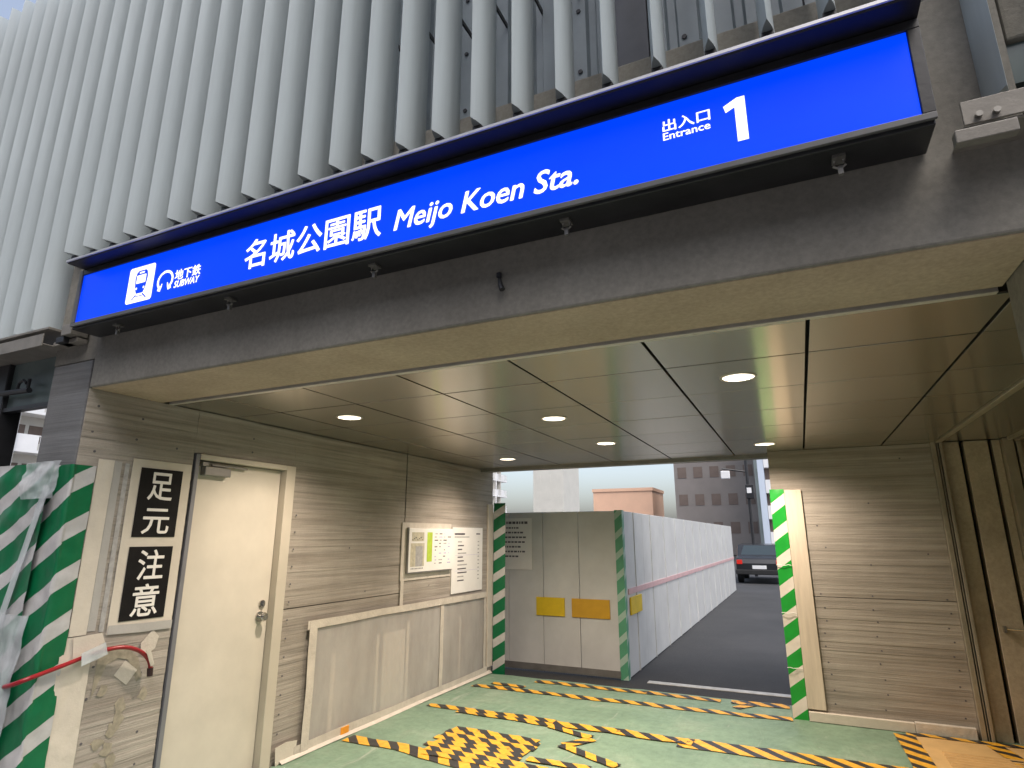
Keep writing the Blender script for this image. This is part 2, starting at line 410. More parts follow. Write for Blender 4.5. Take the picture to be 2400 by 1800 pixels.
# recess on the right: shutter jamb with two dark slots, frames and head trim
J = bpy.data.objects.new('shutter_recess', None); C.objects.link(J); J.parent = B; J.location = (3.0, 2.0, 0)
def jx(v): return v * (6.5 / 6.6)
MB().box(jx(1.168), jx(1.205), 6.455, 6.56, 0, ZC).box(jx(1.215), jx(1.222), 6.46, 6.56, 0, ZC).box(jx(1.232), jx(1.256), 6.45, 6.56, 0, ZC).build('jamb_frame', mt['steelframe'], J, bevel=.003)
xs = [1.258, 1.388, 1.424, 1.600, 1.634, 1.690]
MB().box(jx(xs[0]), jx(xs[1]), 6.50, 6.62, 0, ZC).build('jamb_strip', mt['jamb'], J, bevel=.003)
MB().box(jx(xs[2]), jx(xs[3]), 6.50, 6.62, 0, ZC).build('jamb_strip', mt['jamb'], J, bevel=.003)
MB().box(jx(xs[4]), jx(xs[5]), 6.51, 6.62, 0, ZC).build('jamb_strip', mt['jamb'], J, bevel=.003)
MB().box(jx(1.25), jx(1.70), 6.63, 6.64, 0, ZC).build('slot_back', mt['dark'], J)
MB().box(jx(1.692), jx(1.766), 6.42, 6.60, 0, ZC).box(jx(1.782), jx(1.815), 6.42, 6.60, 0, ZC).build('jamb_frame', mt['steelframe'], J, bevel=.003)
MB().box(jx(1.766), jx(1.782), 6.47, 6.60, 0, ZC).build('slot_back', mt['dark'], J)
board_panel(J, 'inner_wall', 'y', 6.52, jx(1.82), 2.6, 0, 2.42, -1, mt['jamb'], .05)
MB().box(1.178, 1.205, 2.41, 6.44, ZC - .012, ZC + .03).box(1.215, 1.235, 2.41, 6.44, ZC - .004, ZC + .03).build('head_trim', mt['steelframe'], J, bevel=.003)
MB().box(1.70, 1.73, 2.41, 6.42, ZC - .02, ZC + .03).box(1.745, 1.775, 2.41, 6.42, ZC - .03, ZC + .03).build('head_trim', mt['steelframe'], J, bevel=.003)
MB().box(1.237, 1.698, 2.41, 6.49, ZC + .006, ZC + .02).planar().build('head_panel', mt['ceil'], J)
MB().box(1.777, 2.6, 2.41, 6.49, ZC - .01, ZC + .02).build('head_panel', mt['steelframe'], J)
MB().box(2.6, 2.7, 2.405, 6.6, 0, ZC + .05).build('inner_wall', mt['jamb'], J)
cs = MB()
cs.tube([(1.44, 6.495, .86), (1.74, 6.41, .86)], .006, 6).box(1.43, 1.45, 6.46, 6.50, .835, .885).box(1.71, 1.73, 6.41, 6.46, .835, .885)
cs.build('latch_bar', mt['chrome'], J)

# ceiling: one metal panel beside another, dark joints between
CE = bpy.data.objects.new('ceiling', None); C.objects.link(CE); CE.parent = B; CE.location = (0, 0, ZC)
xe = [XL + .006, -3.166, -2.51, -1.854, -1.198, -.542, .114, .770, 1.176]
ye = [2.49, 2.965, 3.62, 4.275, 4.93, 5.585, 6.24, 6.72]
LIGHTS = [(-2.84, 3.295), (-1.526, 3.95), (-.214, 3.295), (-1.526, 5.26), (-.214, 5.915), (-2.84, 5.915)]
cells = {}
for lx, ly in LIGHTS:
    for i in range(8):
        for j in range(7):
            if xe[i] < lx < xe[i + 1] and ye[j] < ly < ye[j + 1]: cells[(i, j)] = (lx, ly)
RH = .083
for i in range(8):
    for j in range(7):
        x0, x1, y0, y1 = xe[i] + .0075, xe[i + 1] - .0075, ye[j] + .0058, ye[j + 1] - .0058
        mb = MB(); dz = random.uniform(-.0006, .0006); z = ZC + dz
        if (i, j) in cells:
            cx, cy = cells[(i, j)]; N = 32
            per = []; ci = []
            for k in range(N):
                w = 2 * math.pi * (k + .5) / N; cw, sw = math.cos(w), math.sin(w)
                t = min(((x1 - cx) if cw > 0 else (x0 - cx)) / cw, ((y1 - cy) if sw > 0 else (y0 - cy)) / sw)
                per.append((cx + cw * t, cy + sw * t)); ci.append((cx + cw * RH, cy + sw * RH))
            # corners
            for k in range(N):
                q = (k + 1) % N
                a, c = per[k], per[q]
                pts = [(*ci[k], z), (*ci[q], z), (*c, z)]
                if abs(a[0] - c[0]) > 1e-6 and abs(a[1] - c[1]) > 1e-6:
                    kx = x1 if max(a[0], c[0]) > cx + 1e-6 and abs(max(a[0], c[0]) - x1) < 1e-6 else x0
                    ky = y1 if abs(max(a[1], c[1]) - y1) < 1e-6 else y0
                    pts.append((kx, ky, z))
                pts.append((*a, z)); mb.poly(pts[::1])
            mb.poly([(x0, y0, z), (x0, y0, z + .012), (x1, y0, z + .012), (x1, y0, z)])
            mb.poly([(x0, y1, z), (x1, y1, z), (x1, y1, z + .012), (x0, y1, z + .012)])
            mb.poly([(x0, y0, z), (x0, y1, z), (x0, y1, z + .012), (x0, y0, z + .012)])
            mb.poly([(x1, y0, z), (x1, y0, z + .012), (x1, y1, z + .012), (x1, y1, z)])
            mb.planar().build('ceiling_panel', mt['ceil'], CE)
        else:
            mb.box(x0, x1, y0, y1, z, z + .012); mb.planar().build('ceiling_panel', mt['ceil'], CE, bevel=.0012)
MB().box(XL, 1.2, 2.41, 6.8, ZC + .055, ZC + .07).build('ceiling_void', mt['dark'], CE)
MB().box(XL + .004, .71, 2.452, 2.482, ZC - .004, ZC + .02).build('edge_trim', mt['trim'], CE, bevel=.002)
MB().box(XL, 1.15, 2.407, 2.447, ZC + .02, ZC + .04).build('edge_gap', mt['dark'], CE)
MB().box(XL, -.02, 6.725, 6.80, ZC - .035, ZC + .05).build('rear_trim', mt['grey'], CE, bevel=.003)
MB().box(XL, -.02, 6.80, 7.05, ZC - .01, ZC + .3).build('rear_fascia', mt['rough'], CE)

# cladding behind the louvres
random.seed(3)
x = -9.4
edges = []
while x < 3.4: edges.append(x); x += .605
off = -.53 - min(edges, key=lambda e: abs(e + .53))
def clad_panel(x0, x1, mat, z1=5.7):
    prof = [(x0, 2.20)]
    k = 0; px = x0 + .03
    w = (x1 - x0 - .06) / 4
    for r in range(4):
        a = x0 + .03 + r * w
        prof += [(a + w * .30, 2.20), (a + w * .38, 2.222), (a + w * .62, 2.222), (a + w * .70, 2.20)]
    prof.append((x1, 2.20))
    mb = MB()
    for (ax, ay), (bx, by) in zip(prof, prof[1:]):
        mb.poly([(ax, ay, 3.562), (bx, by, 3.562), (bx, by, z1), (ax, ay, z1)])
    return mb.build('cladding_panel', mat, B)
def clad_bolts(x0, x1):
    mb = MB()
    for z in (3.66, 4.0, 4.34, 4.7, 5.1):
        for xx in (x0 + .15, x1 - .16):
            q = [(xx + .011 * math.cos(2 * math.pi * k / 8), 2.199, z + .011 * math.sin(2 * math.pi * k / 8)) for k in range(8)]
            mb.prism(q, (0, -.006, 0))
    return mb
cx = -.375
bo = MB()
def addbolts(x0, x1):
    m2 = clad_bolts(x0, x1); n0 = len(bo.v); bo.v += m2.v; bo.f += [tuple(i + n0 for i in f) for f in m2.f]; bo.uv += m2.uv; bo.mi += m2.mi
while cx < 3.3:
    clad_panel(cx + .004, cx + .601, mt['clad']); addbolts(cx, cx + .605); cx += .605
MB().box(-.528, -.379, 2.212, 2.23, 3.562, 5.7).build('cladding_panel', mt['claddark'], B, label='narrow dark grey cladding strip')
cx = -.53
while cx > -9:
    clad_panel(cx - .601, cx - .004, mt['clad']); addbolts(cx - .605, cx); cx -= .605
bo.build('cladding_bolt', mt['bolt'], B, kind='stuff')
MB().box(-9.4, 3.4, 2.24, 2.30, 3.56, 5.72).build('cladding_core', mt['claddark'], B)

# ------------------------------------------------------------------ louvre screen
LS = thing('louvre_screen', 'row of pale grey vertical blade louvres across the upper front', 'louvre', (-2.0, 1.94, 3.3))
def lens_profile(cx, cy, depth=.232, width=.050, n=7):
    a = []; 
    for k in range(n + 1):
        t = k / n; a.append((cx + width / 2 * math.sin(math.pi * t) ** .8, cy - depth / 2 + depth * t))
    for k in range(n - 1, 0, -1):
        t = k / n; a.append((cx - width / 2 * math.sin(math.pi * t) ** .8, cy - depth / 2 + depth * t))
    return a
FIN_Y = 1.966
fin_cache = {}
def fin(x, z0, z1):
    key = (z0, z1)
    if key not in fin_cache:
        mb = MB(); pr = lens_profile(0, 0)
        mb.prism([(a, c, 0) for a, c in pr], (0, 0, z1 - z0))
        me_o = mb.build('louvre_blade', mt['fin'], None)
        me = me_o.data
        for p in me.polygons: p.use_smooth = len(p.vertices) == 4
        me.set_sharp_from_angle(angle=R(50))
        bpy.data.objects.remove(me_o); fin_cache[key] = me
    o = bpy.data.objects.new('louvre_blade', fin_cache[key]); C.objects.link(o); o.parent = LS
    o.location = Vector((x, FIN_Y, z0)) - Vector(LS.location)
    o.rotation_euler = (0, 0, R(random.uniform(-.8, .8)))
    return o
PITCH = .1906
FT = 5.84
k0 = -20
mount = None
for k in range(-50, 10):
    x = .0785 + PITCH * k
    low = x < -4.0 or x > .6
    if x > 2.2 and x < 3: pass
    fin(x, 2.82 if low else 3.297, FT)
    if not low:
        if mount is None:
            mount = MB().box(-.02, .02, -.06, .115, -.02, -.001).build('fin_mount', mt['black'], None); mm = mount.data; bpy.data.objects.remove(mount)
        o = bpy.data.objects.new('fin_mount', mm); C.objects.link(o); o.parent = LS; o.location = Vector((x, FIN_Y, 3.296)) - Vector(LS.location)
    za = 4.08
    ar = bpy.data.objects.get('fin_arm')
    if ar is None: ar = MB().box(-.004, .004, .08, .30, -.012, .012).build('fin_arm', mt['black'], None); am = ar.data; bpy.data.objects.remove(ar)
    o = bpy.data.objects.new('fin_arm', am); C.objects.link(o); o.parent = LS; o.location = Vector((x, FIN_Y, za)) - Vector(LS.location)
# bottom rails where the screen runs lower beside the sign
MB().box(-9.5, -3.94, 1.84, 1.847, 2.69, 2.765).box(-9.5, -3.94, 1.848, 2.06, 2.70, 2.707).box(-9.5, -3.94, 1.86, 2.05, 2.80, 2.815).build('bottom_rail', mt['rail'], LS, bevel=.002)
MB().box(-3.94, -3.70, 1.90, 1.96, 2.70, 2.725).box(-3.80, -3.70, 1.86, 1.955, 2.735, 2.80).build('rail_bracket', mt['rail'], LS, bevel=.003)
MB().box(-3.86, -3.78, 1.87, 1.95, 2.70, 2.735).build('rail_bracket', mt['black'], LS, bevel=.003)
br = MB()
br.box(.535, 2.4, 1.835, 1.842, 2.715, 2.79)
br.box(.53, .60, 1.836, 1.845, 2.655, 2.705).box(.53, 2.4, 1.843, 2.0, 2.706, 2.714)
br.build('bottom_rail', mt['rail'], LS, bevel=.002)
MB().box(.50, .64, 1.80, 1.834, 2.645, 2.685).build('rail_bracket', mt['rail'], LS, bevel=.003)
bb = MB()
for xx in (.57, .61):
    bb.tube([(xx, 1.822, 2.735), (xx, 1.834, 2.735)], .009, 8)
bb.build('rail_bolt', mt['boltlight'], LS)

# ------------------------------------------------------------------ station sign
SG = thing('station_sign', 'long lit blue subway station sign box with white lettering under a dark hood', 'sign', (-1.55, 1.88, 2.69))
YS = 1.80
SX0, SX1, SZ0, SZ1 = -3.556, .436, 2.757, 3.043
MB().box(-3.585, .466, 1.805, 1.957, 2.722, 3.10).build('sign_box', mt['black'], SG, bevel=.004)
fr = MB()
fr.box(-3.588, .470, 1.792, 1.8045, 2.735, SZ0 - .001).box(-3.588, SX0 - .001, 1.792, 1.8045, SZ0 - .001, 3.075)
fr.build('frame', mt['frame'], SG, bevel=.002)
MB().box(SX0, .47, 1.793, 1.8045, SZ1 + .001, 3.075).box(SX1 + .001, .47, 1.793, 1.8045, SZ0, SZ1).build('frame', mt['black'], SG, bevel=.002)
MB().poly([(SX0, YS, SZ0), (SX1, YS, SZ0), (SX1, YS, SZ1), (SX0, YS, SZ1)]).build('light_panel', mt['blue'], SG)
# hood: folded plate
hp = [(-3.56, 1.80, 3.079), (-3.56, 1.712, 3.079), (-3.56, 1.706, 3.085), (-3.56, 1.706, 3.094), (-3.56, 1.80, 3.118), (-3.56, 1.955, 3.118), (-3.56, 1.955, 3.10), (-3.56, 1.80, 3.10)]
MB().prism(hp, (4.03, 0, 0)).build('hood', mt['hood'], SG)
MB().box(-3.561, .47, 1.699, 1.7055, 3.083, 3.0955).build('hood_edge', mt['hoodedge'], SG, bevel=.001)

def text(body, frame, mat, parent, name='lettering', shear=0, off=0.0, plane='xz'):
    """frame = (a0, a1, z0, z1, depth); off thickens the strokes by overprinting the flat print in several strikes"""
    c = bpy.data.curves.new('t', 'FONT'); c.body = body; c.shear = shear; c.resolution_u = 3; c.size = 1
    o = bpy.data.objects.new('t', c); C.objects.link(o); bpy.context.view_layer.update()
    me = bpy.data.meshes.new_from_object(o.evaluated_get(bpy.context.evaluated_depsgraph_get()))
    bpy.data.objects.remove(o); bpy.data.curves.remove(c)
    vs = [(v.co.x, v.co.y) for v in me.vertices]; fs = [tuple(p.vertices) for p in me.polygons]; bpy.data.meshes.remove(me)
    x0, x1 = min(v[0] for v in vs) - off, max(v[0] for v in vs) + off; y0, y1 = min(v[1] for v in vs) - off, max(v[1] for v in vs) + off
    a0, a1, z0, z1, d = frame; sx = (a1 - a0) / (x1 - x0); sz = (z1 - z0) / (y1 - y0)
    hits = [(0, 0)] + ([(off * math.cos(k * math.pi / 4), off * math.sin(k * math.pi / 4)) for k in range(8)] if off else [])
    mb = MB()
    for i, (hx, hy) in enumerate(hits):
        n0 = len(mb.v); dd = d + (-1 if plane == 'xz' else 1) * .00012 * i
        for x, y in vs:
            a = a0 + (x + hx - x0) * sx; z = z0 + (y + hy - y0) * sz
            mb.v.append((a, dd, z) if plane == 'xz' else (dd, a, z))
        for f in fs: mb.f.append(tuple(n0 + q for q in f)); mb.uv.append(None); mb.mi.append(0)
    return mb.build(name, mat, parent)
YT = YS - .002
WL = mt['white_lit']
text('名城公園駅', (-2.249, -1.452, 2.812, 2.963, YT), WL, SG, off=.014)
text('Meijo Koen Sta.', (-1.388, -.585, 2.789, 2.912, YT), WL, SG, shear=.22, off=.016)
text('出入口', (-.281, -.125, 2.929, 2.976, YT), WL, SG, off=.02)
text('Entrance', (-.281, -.127, 2.897, 2.926, YT), WL, SG, off=.016)
text('地下鉄', (-2.744, -2.553, 2.856, 2.914, YT), WL, SG, off=.02)
text('SUBWAY', (-2.742, -2.556, 2.815, 2.853, YT), WL, SG, off=.02, shear=.18)
# numeral 1
one = [(-.049, 2.823), (-.016, 2.823), (-.016, 2.983), (-.040, 2.983), (-.083, 2.962), (-.077, 2.938), (-.049, 2.951)]
MB().prism([(a, YT, z) for a, z in one], (0, -.002, 0)).build('numeral', WL, SG)
def rrect(x0, x1, z0, z1, r, n=5):
    q = []
    for cx, cz, s in ((x1 - r, z1 - r, 0), (x0 + r, z1 - r, 90), (x0 + r, z0 + r, 180), (x1 - r, z0 + r, 270)):
        for k in range(n + 1):
            w = R(s + 90 * k / n); q.append((cx + r * math.cos(w), cz + r * math.sin(w)))
    return q[::-1]
def flat(mb, pts, y): mb.poly([(a, y, z) for a, z in pts][::-1]); return mb
flat(MB(), rrect(-3.123, -2.913, 2.789, 2.994, .016), YT).build('pictogram_plate', WL, SG)
pb = MB()
flat(pb, [(-3.058, 2.868), (-3.066, 2.93), (-3.058, 2.958), (-3.044, 2.969), (-2.986, 2.969), (-2.972, 2.958), (-2.964, 2.93), (-2.972, 2.868), (-2.988, 2.838), (-3.042, 2.838)][::-1], YT - .001)
flat(pb, [(-3.046, 2.834), (-3.036, 2.834), (-3.066, 2.806), (-3.078, 2.806)][::1], YT - .001)
flat(pb, [(-2.994, 2.834), (-2.984, 2.834), (-2.952, 2.806), (-2.964, 2.806)][::1], YT - .001)
flat(pb, [(-3.05, 2.824), (-2.98, 2.824), (-2.98, 2.820), (-3.05, 2.820)], YT - .001)
pb.build('train_symbol', mt['blue'], SG)
pw = MB()
flat(pw, rrect(-3.036, -2.994, 2.951, 2.961, .004), YT - .002)
flat(pw, rrect(-3.053, -2.977, 2.895, 2.943, .005), YT - .002)
for cx in (-3.045, -2.985): flat(pw, rrect(cx - .007, cx + .007, 2.86, 2.874, .0065), YT - .002)
pw.build('train_symbol', WL, SG)
# ring emblem, open at the foot, its two ends folding inward
pl = [(-2.838, 2.858, .004), (-2.845, 2.838, .008)]
pl += [(-2.852, 2.822, .0105), (-2.864, 2.826, .010)]
for k in range(17):
    w = R(222 - k * (264 / 16)); pl.append((-2.817 + .056 * math.cos(w), 2.872 + .050 * math.sin(w), .0095 if 3 < k < 13 else .010))
pl += [(-2.770, 2.826, .010), (-2.783, 2.822, .0105), (-2.790, 2.838, .008), (-2.797, 2.858, .004)]
em = MB(); Lf = []; Rt = []
for i, (a, z, r) in enumerate(pl):
    p0 = pl[max(i - 1, 0)]; p1 = pl[min(i + 1, len(pl) - 1)]
    t = Vector((p1[0] - p0[0], p1[1] - p0[1])); t = t.normalized() if t.length else Vector((1, 0)); nn = Vector((-t.y, t.x))
    Lf.append((a + nn.x * r * .75, z + nn.y * r * .75)); Rt.append((a - nn.x * r * .75, z - nn.y * r * .75))
for i in range(len(pl) - 1):
    flat(em, [Rt[i], Rt[i + 1], Lf[i + 1], Lf[i]][::-1], YT - .0003 * (i % 2))
em.build('ring_emblem', WL, SG)
# latches hanging below
for lx in (.225, -.657, -1.526, -2.395, -3.259):
    la = MB().box(lx - .018, lx + .018, 1.84, 1.885, 2.712, 2.7215)
    la.tube([(lx - .012, 1.862, 2.713), (lx - .016, 1.862, 2.694), (lx, 1.862, 2.682), (lx + .016, 1.862, 2.694), (lx + .012, 1.862, 2.713)], .0045, 6)
    la.box(lx - .006, lx + .008, 1.855, 1.870, 2.663, 2.690)
    la.build('latch', mt['boltlight'], SG)
# small dark camera stub on the beam
ST = thing('cable_stub', 'small black cable stub on the beam below the blue sign', 'cable', (-.962, 1.955, 2.55))
MB().tube([(-.975, 1.952, 2.60), (-.97, 1.944, 2.58), (-.964, 1.94, 2.555), (-.955, 1.938, 2.535)], [.006, .008, .010, .012], 8).build('cable_end', mt['black'], ST)
MB().box(-.985, -.968, 1.945, 1.959, 2.595, 2.615).build('clip', mt['black'], ST)

# ------------------------------------------------------------------ downlights
place = {0: 'round recessed downlight nearest the cream door, close to the left wall', 1: 'round recessed downlight in the middle of the ceiling, behind the brightest one',
         2: 'large looking round downlight nearest the front beam, with its reflector showing', 3: 'round recessed downlight in the middle of the ceiling, towards the street end',
         4: 'round recessed downlight in front of the board marked back wall', 5: 'round recessed downlight above the posters by the far end of the left wall'}
for i, (lx, ly) in enumerate(LIGHTS):
    D = thing('ceiling_downlight', place[i], 'downlight', (lx, ly, ZC), 'recessed ceiling downlights')
    N = 32
    ring = MB(); refl = MB()
    def circ(r, z): return [(lx + r * math.cos(2 * math.pi * k / N), ly + r * math.sin(2 * math.pi * k / N), z) for k in range(N)]
    A, Bq, Cq, Dq = circ(.094, ZC - .001), circ(.092, ZC - .005), circ(.080, ZC - .004), circ(.064, ZC + .045)
    for k in range(N):
        q = (k + 1) % N
        ring.poly([A[k], A[q], Bq[q], Bq[k]]); ring.poly([Bq[k], Bq[q], Cq[q], Cq[k]]); refl.poly([Cq[k], Cq[q], Dq[q], Dq[k]])
    ring.build('trim_ring', mt['trim'], D, smooth=False); refl.build('reflector', mt['reflector'], D, smooth=True)
    MB().poly(circ(.066, ZC + .040)).build('lens', mt['lamplens'], D)
    ld = bpy.data.lights.new('bulb', 'SPOT'); ld.energy = LAMP_W; ld.color = LAMP_C; ld.spot_size = R(152); ld.spot_blend = 1.0; ld.shadow_soft_size = .05
    lo = bpy.data.objects.new('bulb', ld); C.objects.link(lo); lo.parent = D; lo.location = (0, 0, .02)

# ------------------------------------------------------------------ door in the left wall
DR = thing('steel_door', 'closed cream steel door in the board marked left wall', 'door', (XL, 3.13, 0))
xf = XL + .018
f = MB()
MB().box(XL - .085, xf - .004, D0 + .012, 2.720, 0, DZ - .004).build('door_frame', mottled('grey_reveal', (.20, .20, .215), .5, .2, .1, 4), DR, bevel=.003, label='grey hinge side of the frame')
f.box(XL - .085, xf, 3.488, D1 - .003, 0, DZ - .004).box(XL - .085, xf, 2.722, 3.488, 2.10, DZ - .004)
f.build('door_frame', mt['doorframe'], DR, bevel=.003)
MB().box(XL - .085, XL - .045, 2.724, 3.484, .008, 2.095).build('door_leaf', mt['door'], DR, bevel=.002)
MB().box(XL - .11, XL - .09, D0, D1, 0, DZ).build('door_back', mt['dark'], DR)
XD = XL - .045
MB().box(XD, XD + .05, 2.775, 2.985, 2.000, 2.060).build('door_closer', mt['grey'], DR, bevel=.006)
MB().box(XD + .015, XD + .032, 2.84, 3.14, 2.068, 2.080).box(XD, XD + .045, 2.755, 2.80, 2.062, 2.088).build('closer_arm', mt['grey'], DR, bevel=.002)
MB().tube([(XD, 3.41, 1.030), (XD + .010, 3.41, 1.030)], .036, 18).tube([(XD + .010, 3.41, 1.030), (XD + .045, 3.41, 1.030)], [.016, .014], 12).tube([(XD + .040, 3.41, 1.03), (XD + .052, 3.41, 1.03), (XD + .066, 3.41, 1.03)], [.024, .031, .024], 16).build('door_knob', mt['chrome'], DR)
MB().tube([(XD, 3.42, 1.118), (XD + .012, 3.42, 1.118)], .026, 16).box(XD + .012, XD + .028, 3.416, 3.424, 1.100, 1.136).build('thumb_turn', mt['chrome'], DR)

# ------------------------------------------------------------------ grids of crinkled sheet
def sheet(pt, nu, nv, u0, u1, v0, v1, crinkle, seed, uvf=None):
    """pt(u, v, d) -> world point; a skin with creases"""
    mb = MB()
    def P(i, j):
        u = u0 + (u1 - u0) * i / nu; v = v0 + (v1 - v0) * j / nv
        d = crinkle * (noise.noise((u * 7 + seed, v * 5, seed)) + .5 * noise.noise((u * 19, v * 15 + seed, seed)) + .6 * abs(noise.noise((u * 3 + v * 11, v * 4 - u * 9, seed + 5))))
        return pt(u, v, d), (u, v)
    G = [[P(i, j) for j in range(nv + 1)] for i in range(nu + 1)]
    mb.v = [tuple(G[i][j][0]) for i in range(nu + 1) for j in range(nv + 1)]
    for i in range(nu):
        for j in range(nv):
            c = ((i, j), (i + 1, j), (i + 1, j + 1), (i, j + 1))
            mb.f.append(tuple(a * (nv + 1) + b_ for a, b_ in c)); mb.uv.append([G[a][b_][1] for a, b_ in c]); mb.mi.append(0)
    return mb

# ------------------------------------------------------------------ green and white striped corner covers, front left
def corner_pt(u, v, d):
    # u runs along the front face (negative) then round the corner on to the passage side
    if u < -.02: return (XL + .008 + u + .02 , 1.945 - d, v)
    if u > .02: return (XL + .012 + d, 1.945 + u - .02, v)
    w = (u + .02) / .04 * math.pi / 2
    return (XL + .008 - .0 + .012 * math.sin(w) * .35 + (u + .02) * .1, 1.945 - d + .012 * (1 - math.cos(w)), v)
ZB = .45
Zc = sheet(corner_pt, 34, 80, -.33, .145, -.05, 1.985, .010, 2.0)
o = base_origin(Zc.build('striped_corner_cover', mt['zebra'], None, smooth=True))
tag(o, 'green and white striped sheet wrapped round the front corner of the left wall', 'cover')
def left_pt(u, v, d): return (XL + u - .05 * (1.95 - v), 1.925 - d - .03 * abs(u + .3), v)
Zl = sheet(left_pt, 36, 80, -1.25, -.115, -.05, 2.0, .015, 8.0)
o = base_origin(Zl.build('striped_hoarding_sheet', mt['zebra'], None, smooth=True))
tag(o, 'green and white striped sheet at the left edge, its edge taped over the corner cover', 'sheet')
# clear tape along the slanting seam, plastic caps
STRIPS = [0]
def strip(name, pts, width, mat, label, cat, group=None, normal=(0, -1, 0), thick=.002, parent=None, ragged=.004, seed=0):
    """a strip of tape along a path, with its own thickness"""
    STRIPS[0] += 1
    nrm = Vector(normal); pts = [Vector(p) + nrm * (.0023 * (STRIPS[0] % 5)) for p in pts]; mb = MB(); L = []; Rr = []; random.seed(seed + len(pts))
    for i, p in enumerate(pts):
        t = (pts[min(i + 1, len(pts) - 1)] - pts[max(i - 1, 0)]).normalized(); s = nrm.cross(t).normalized()
        w = width if not isinstance(width, (list, tuple)) else width[i]
        L.append(p + s * (w / 2 + random.uniform(-ragged, ragged))); Rr.append(p - s * (w / 2 + random.uniform(-ragged, ragged)))
    n = len(pts)
    for i in range(n - 1):
        mb.prism([L[i], L[i + 1], Rr[i + 1], Rr[i]], nrm * thick)
    o = mb.build(name, mat, parent)
    if parent is None:
        base_origin(o); tag(o, label, cat, group)
    return o
strip('seam_tape', [(-3.725 - .062 * k + random.uniform(-.003, .003), 1.905, 1.87 - .225 * k) for k in range(6)], .055, mt['plastic'], 'pale strip of clear tape down the seam between the two striped sheets', 'tape', thick=.002)
def cap_pt(u, v, d): return (-3.79 + u * (1 + .2 * v), 1.892 - d * 1.5, 1.93 + v * .6)
o = base_origin(sheet(cap_pt, 18, 14, -.16, .17, -.22, .12, .014, 21.0).build('plastic_wrap', mt['plastic'], None, smooth=True))
tag(o, 'crumpled clear plastic taped over the top of the striped corner cover', 'plastic wrap')
def cap2(u, v, d): return (-3.80 + u + v * .1, 1.886 - d * 1.4, 1.0 + v)
o = base_origin(sheet(cap2, 16, 24, -.16, .15, -.62, .20, .012, 31.0).build('plastic_wrap', mt['plastic'], None, smooth=True))
tag(o, 'clear plastic patch on the striped sheet beside the end of the red hose', 'plastic wrap')

# ------------------------------------------------------------------ sheets and signs on the left wall, in front of the door
def wall_pt(off): return lambda u, v, d: (XL + off + abs(d), u, v)
PS = thing('protective_sheet', 'tall cream protective sheet taped to the wall beside the striped corner cover', 'sheet', (XL, 2.16, 0))
sheet(wall_pt(.006), 12, 30, 2.078, 2.17, 1.075, 2.03, .003, 3.0).build('upper_sheet', mt['paper'], PS, smooth=True)
sheet(wall_pt(.0055), 6, 30, 2.172, 2.215, 1.09, 2.027, .002, 4.0).build('edge_tape', mt['papergrey'], PS, smooth=True)
sheet(wall_pt(.007), 12, 40, 2.05, 2.215, -.02, 1.070, .007, 5.0).build('lower_sheet', mt['paper'], PS, smooth=True, label='creased lower half')
sheet(wall_pt(.0045), 4, 24, 2.235, 2.262, 1.08, 2.02, .001, 5.5).build('tape_mark', mt['greyprint'], PS)
BK = thing('notice_backing', 'cream backing sheet behind the two black notices', 'backing sheet', (XL, 2.475, 1.05))
MB().box(XL + .004, XL + .007, 2.279, 2.671, 1.058, 2.056).build('backing', mt['paper'], BK)
o = strip('lower_tape', [(XL + .0075, 2.282, 1.085), (XL + .0075, 2.475, 1.075), (XL + .0075, 2.672, 1.070)], .05, mt['papergrey'], '', '', normal=(1, 0, 0), thick=.001, parent=BK)
for nm, z0, z1, chars, lab in (('notice', 1.594, 2.007, (('足', 1.815, 1.985, 2.392, 2.555), ('元', 1.612, 1.765, 2.385, 2.56)), 'upper black notice reading 足元 in white, above another black notice'),
                          ('notice', 1.121, 1.538, (('注', 1.345, 1.520, 2.398, 2.565), ('意', 1.138, 1.322, 2.392, 2.56)), 'lower black notice reading 注意 in white, above the red hose')):
    N_ = thing(nm, lab, 'notice', (XL + .008, 2.472, z0), 'black notices on the left wall')
    MB().box(XL + .0085, XL + .0105, 2.334, 2.611, z0, z1).build('panel', mt['sign_black'], N_)
    for ch, a, c, y0, y1 in chars:
        text(ch, (y0, y1, a, c, XL + .0125), mt['sign_white'], N_, off=.012, plane='yz')

# red hose on the wall, with its tape
hp = [(-3.70, 1.872, .865), (-3.62, 1.872, .885), (-3.575, 1.90, .905), (XL + .035, 1.99, .925), (XL + .04, 2.10, .952), (XL + .045, 2.20, .977), (XL + .055, 2.30, .990), (XL + .06, 2.38, .983), (XL + .058, 2.46, .950), (XL + .05, 2.52, .900), (XL + .045, 2.545, .855), (XL + .043, 2.55, .825)]
def smoothpath(p, n=4):
    p = [Vector(a) for a in p]; out = []
    for i in range(len(p) - 1):
        a, b_, c, d = p[max(i - 1, 0)], p[i], p[i + 1], p[min(i + 2, len(p) - 1)]
        for k in range(n):
            t = k / n
            out.append(.5 * ((2 * b_) + (c - a) * t + (2 * a - 5 * b_ + 4 * c - d) * t * t + (3 * b_ - a - 3 * c + d) * t ** 3))
    out.append(p[-1]); return out
HS = thing('red_hose', 'short red hose taped across the striped corner cover and the wall', 'hose', (XL + .04, 2.2, .82))
MB().tube(smoothpath(hp), .0115, 12).build('hose', mt['red'], HS, smooth=True)
MB().tube([(XL + .043, 2.548, .845), (XL + .043, 2.552, .800)], [.0165, .0155], 12).build('hose_end', mt['darkred'], HS)
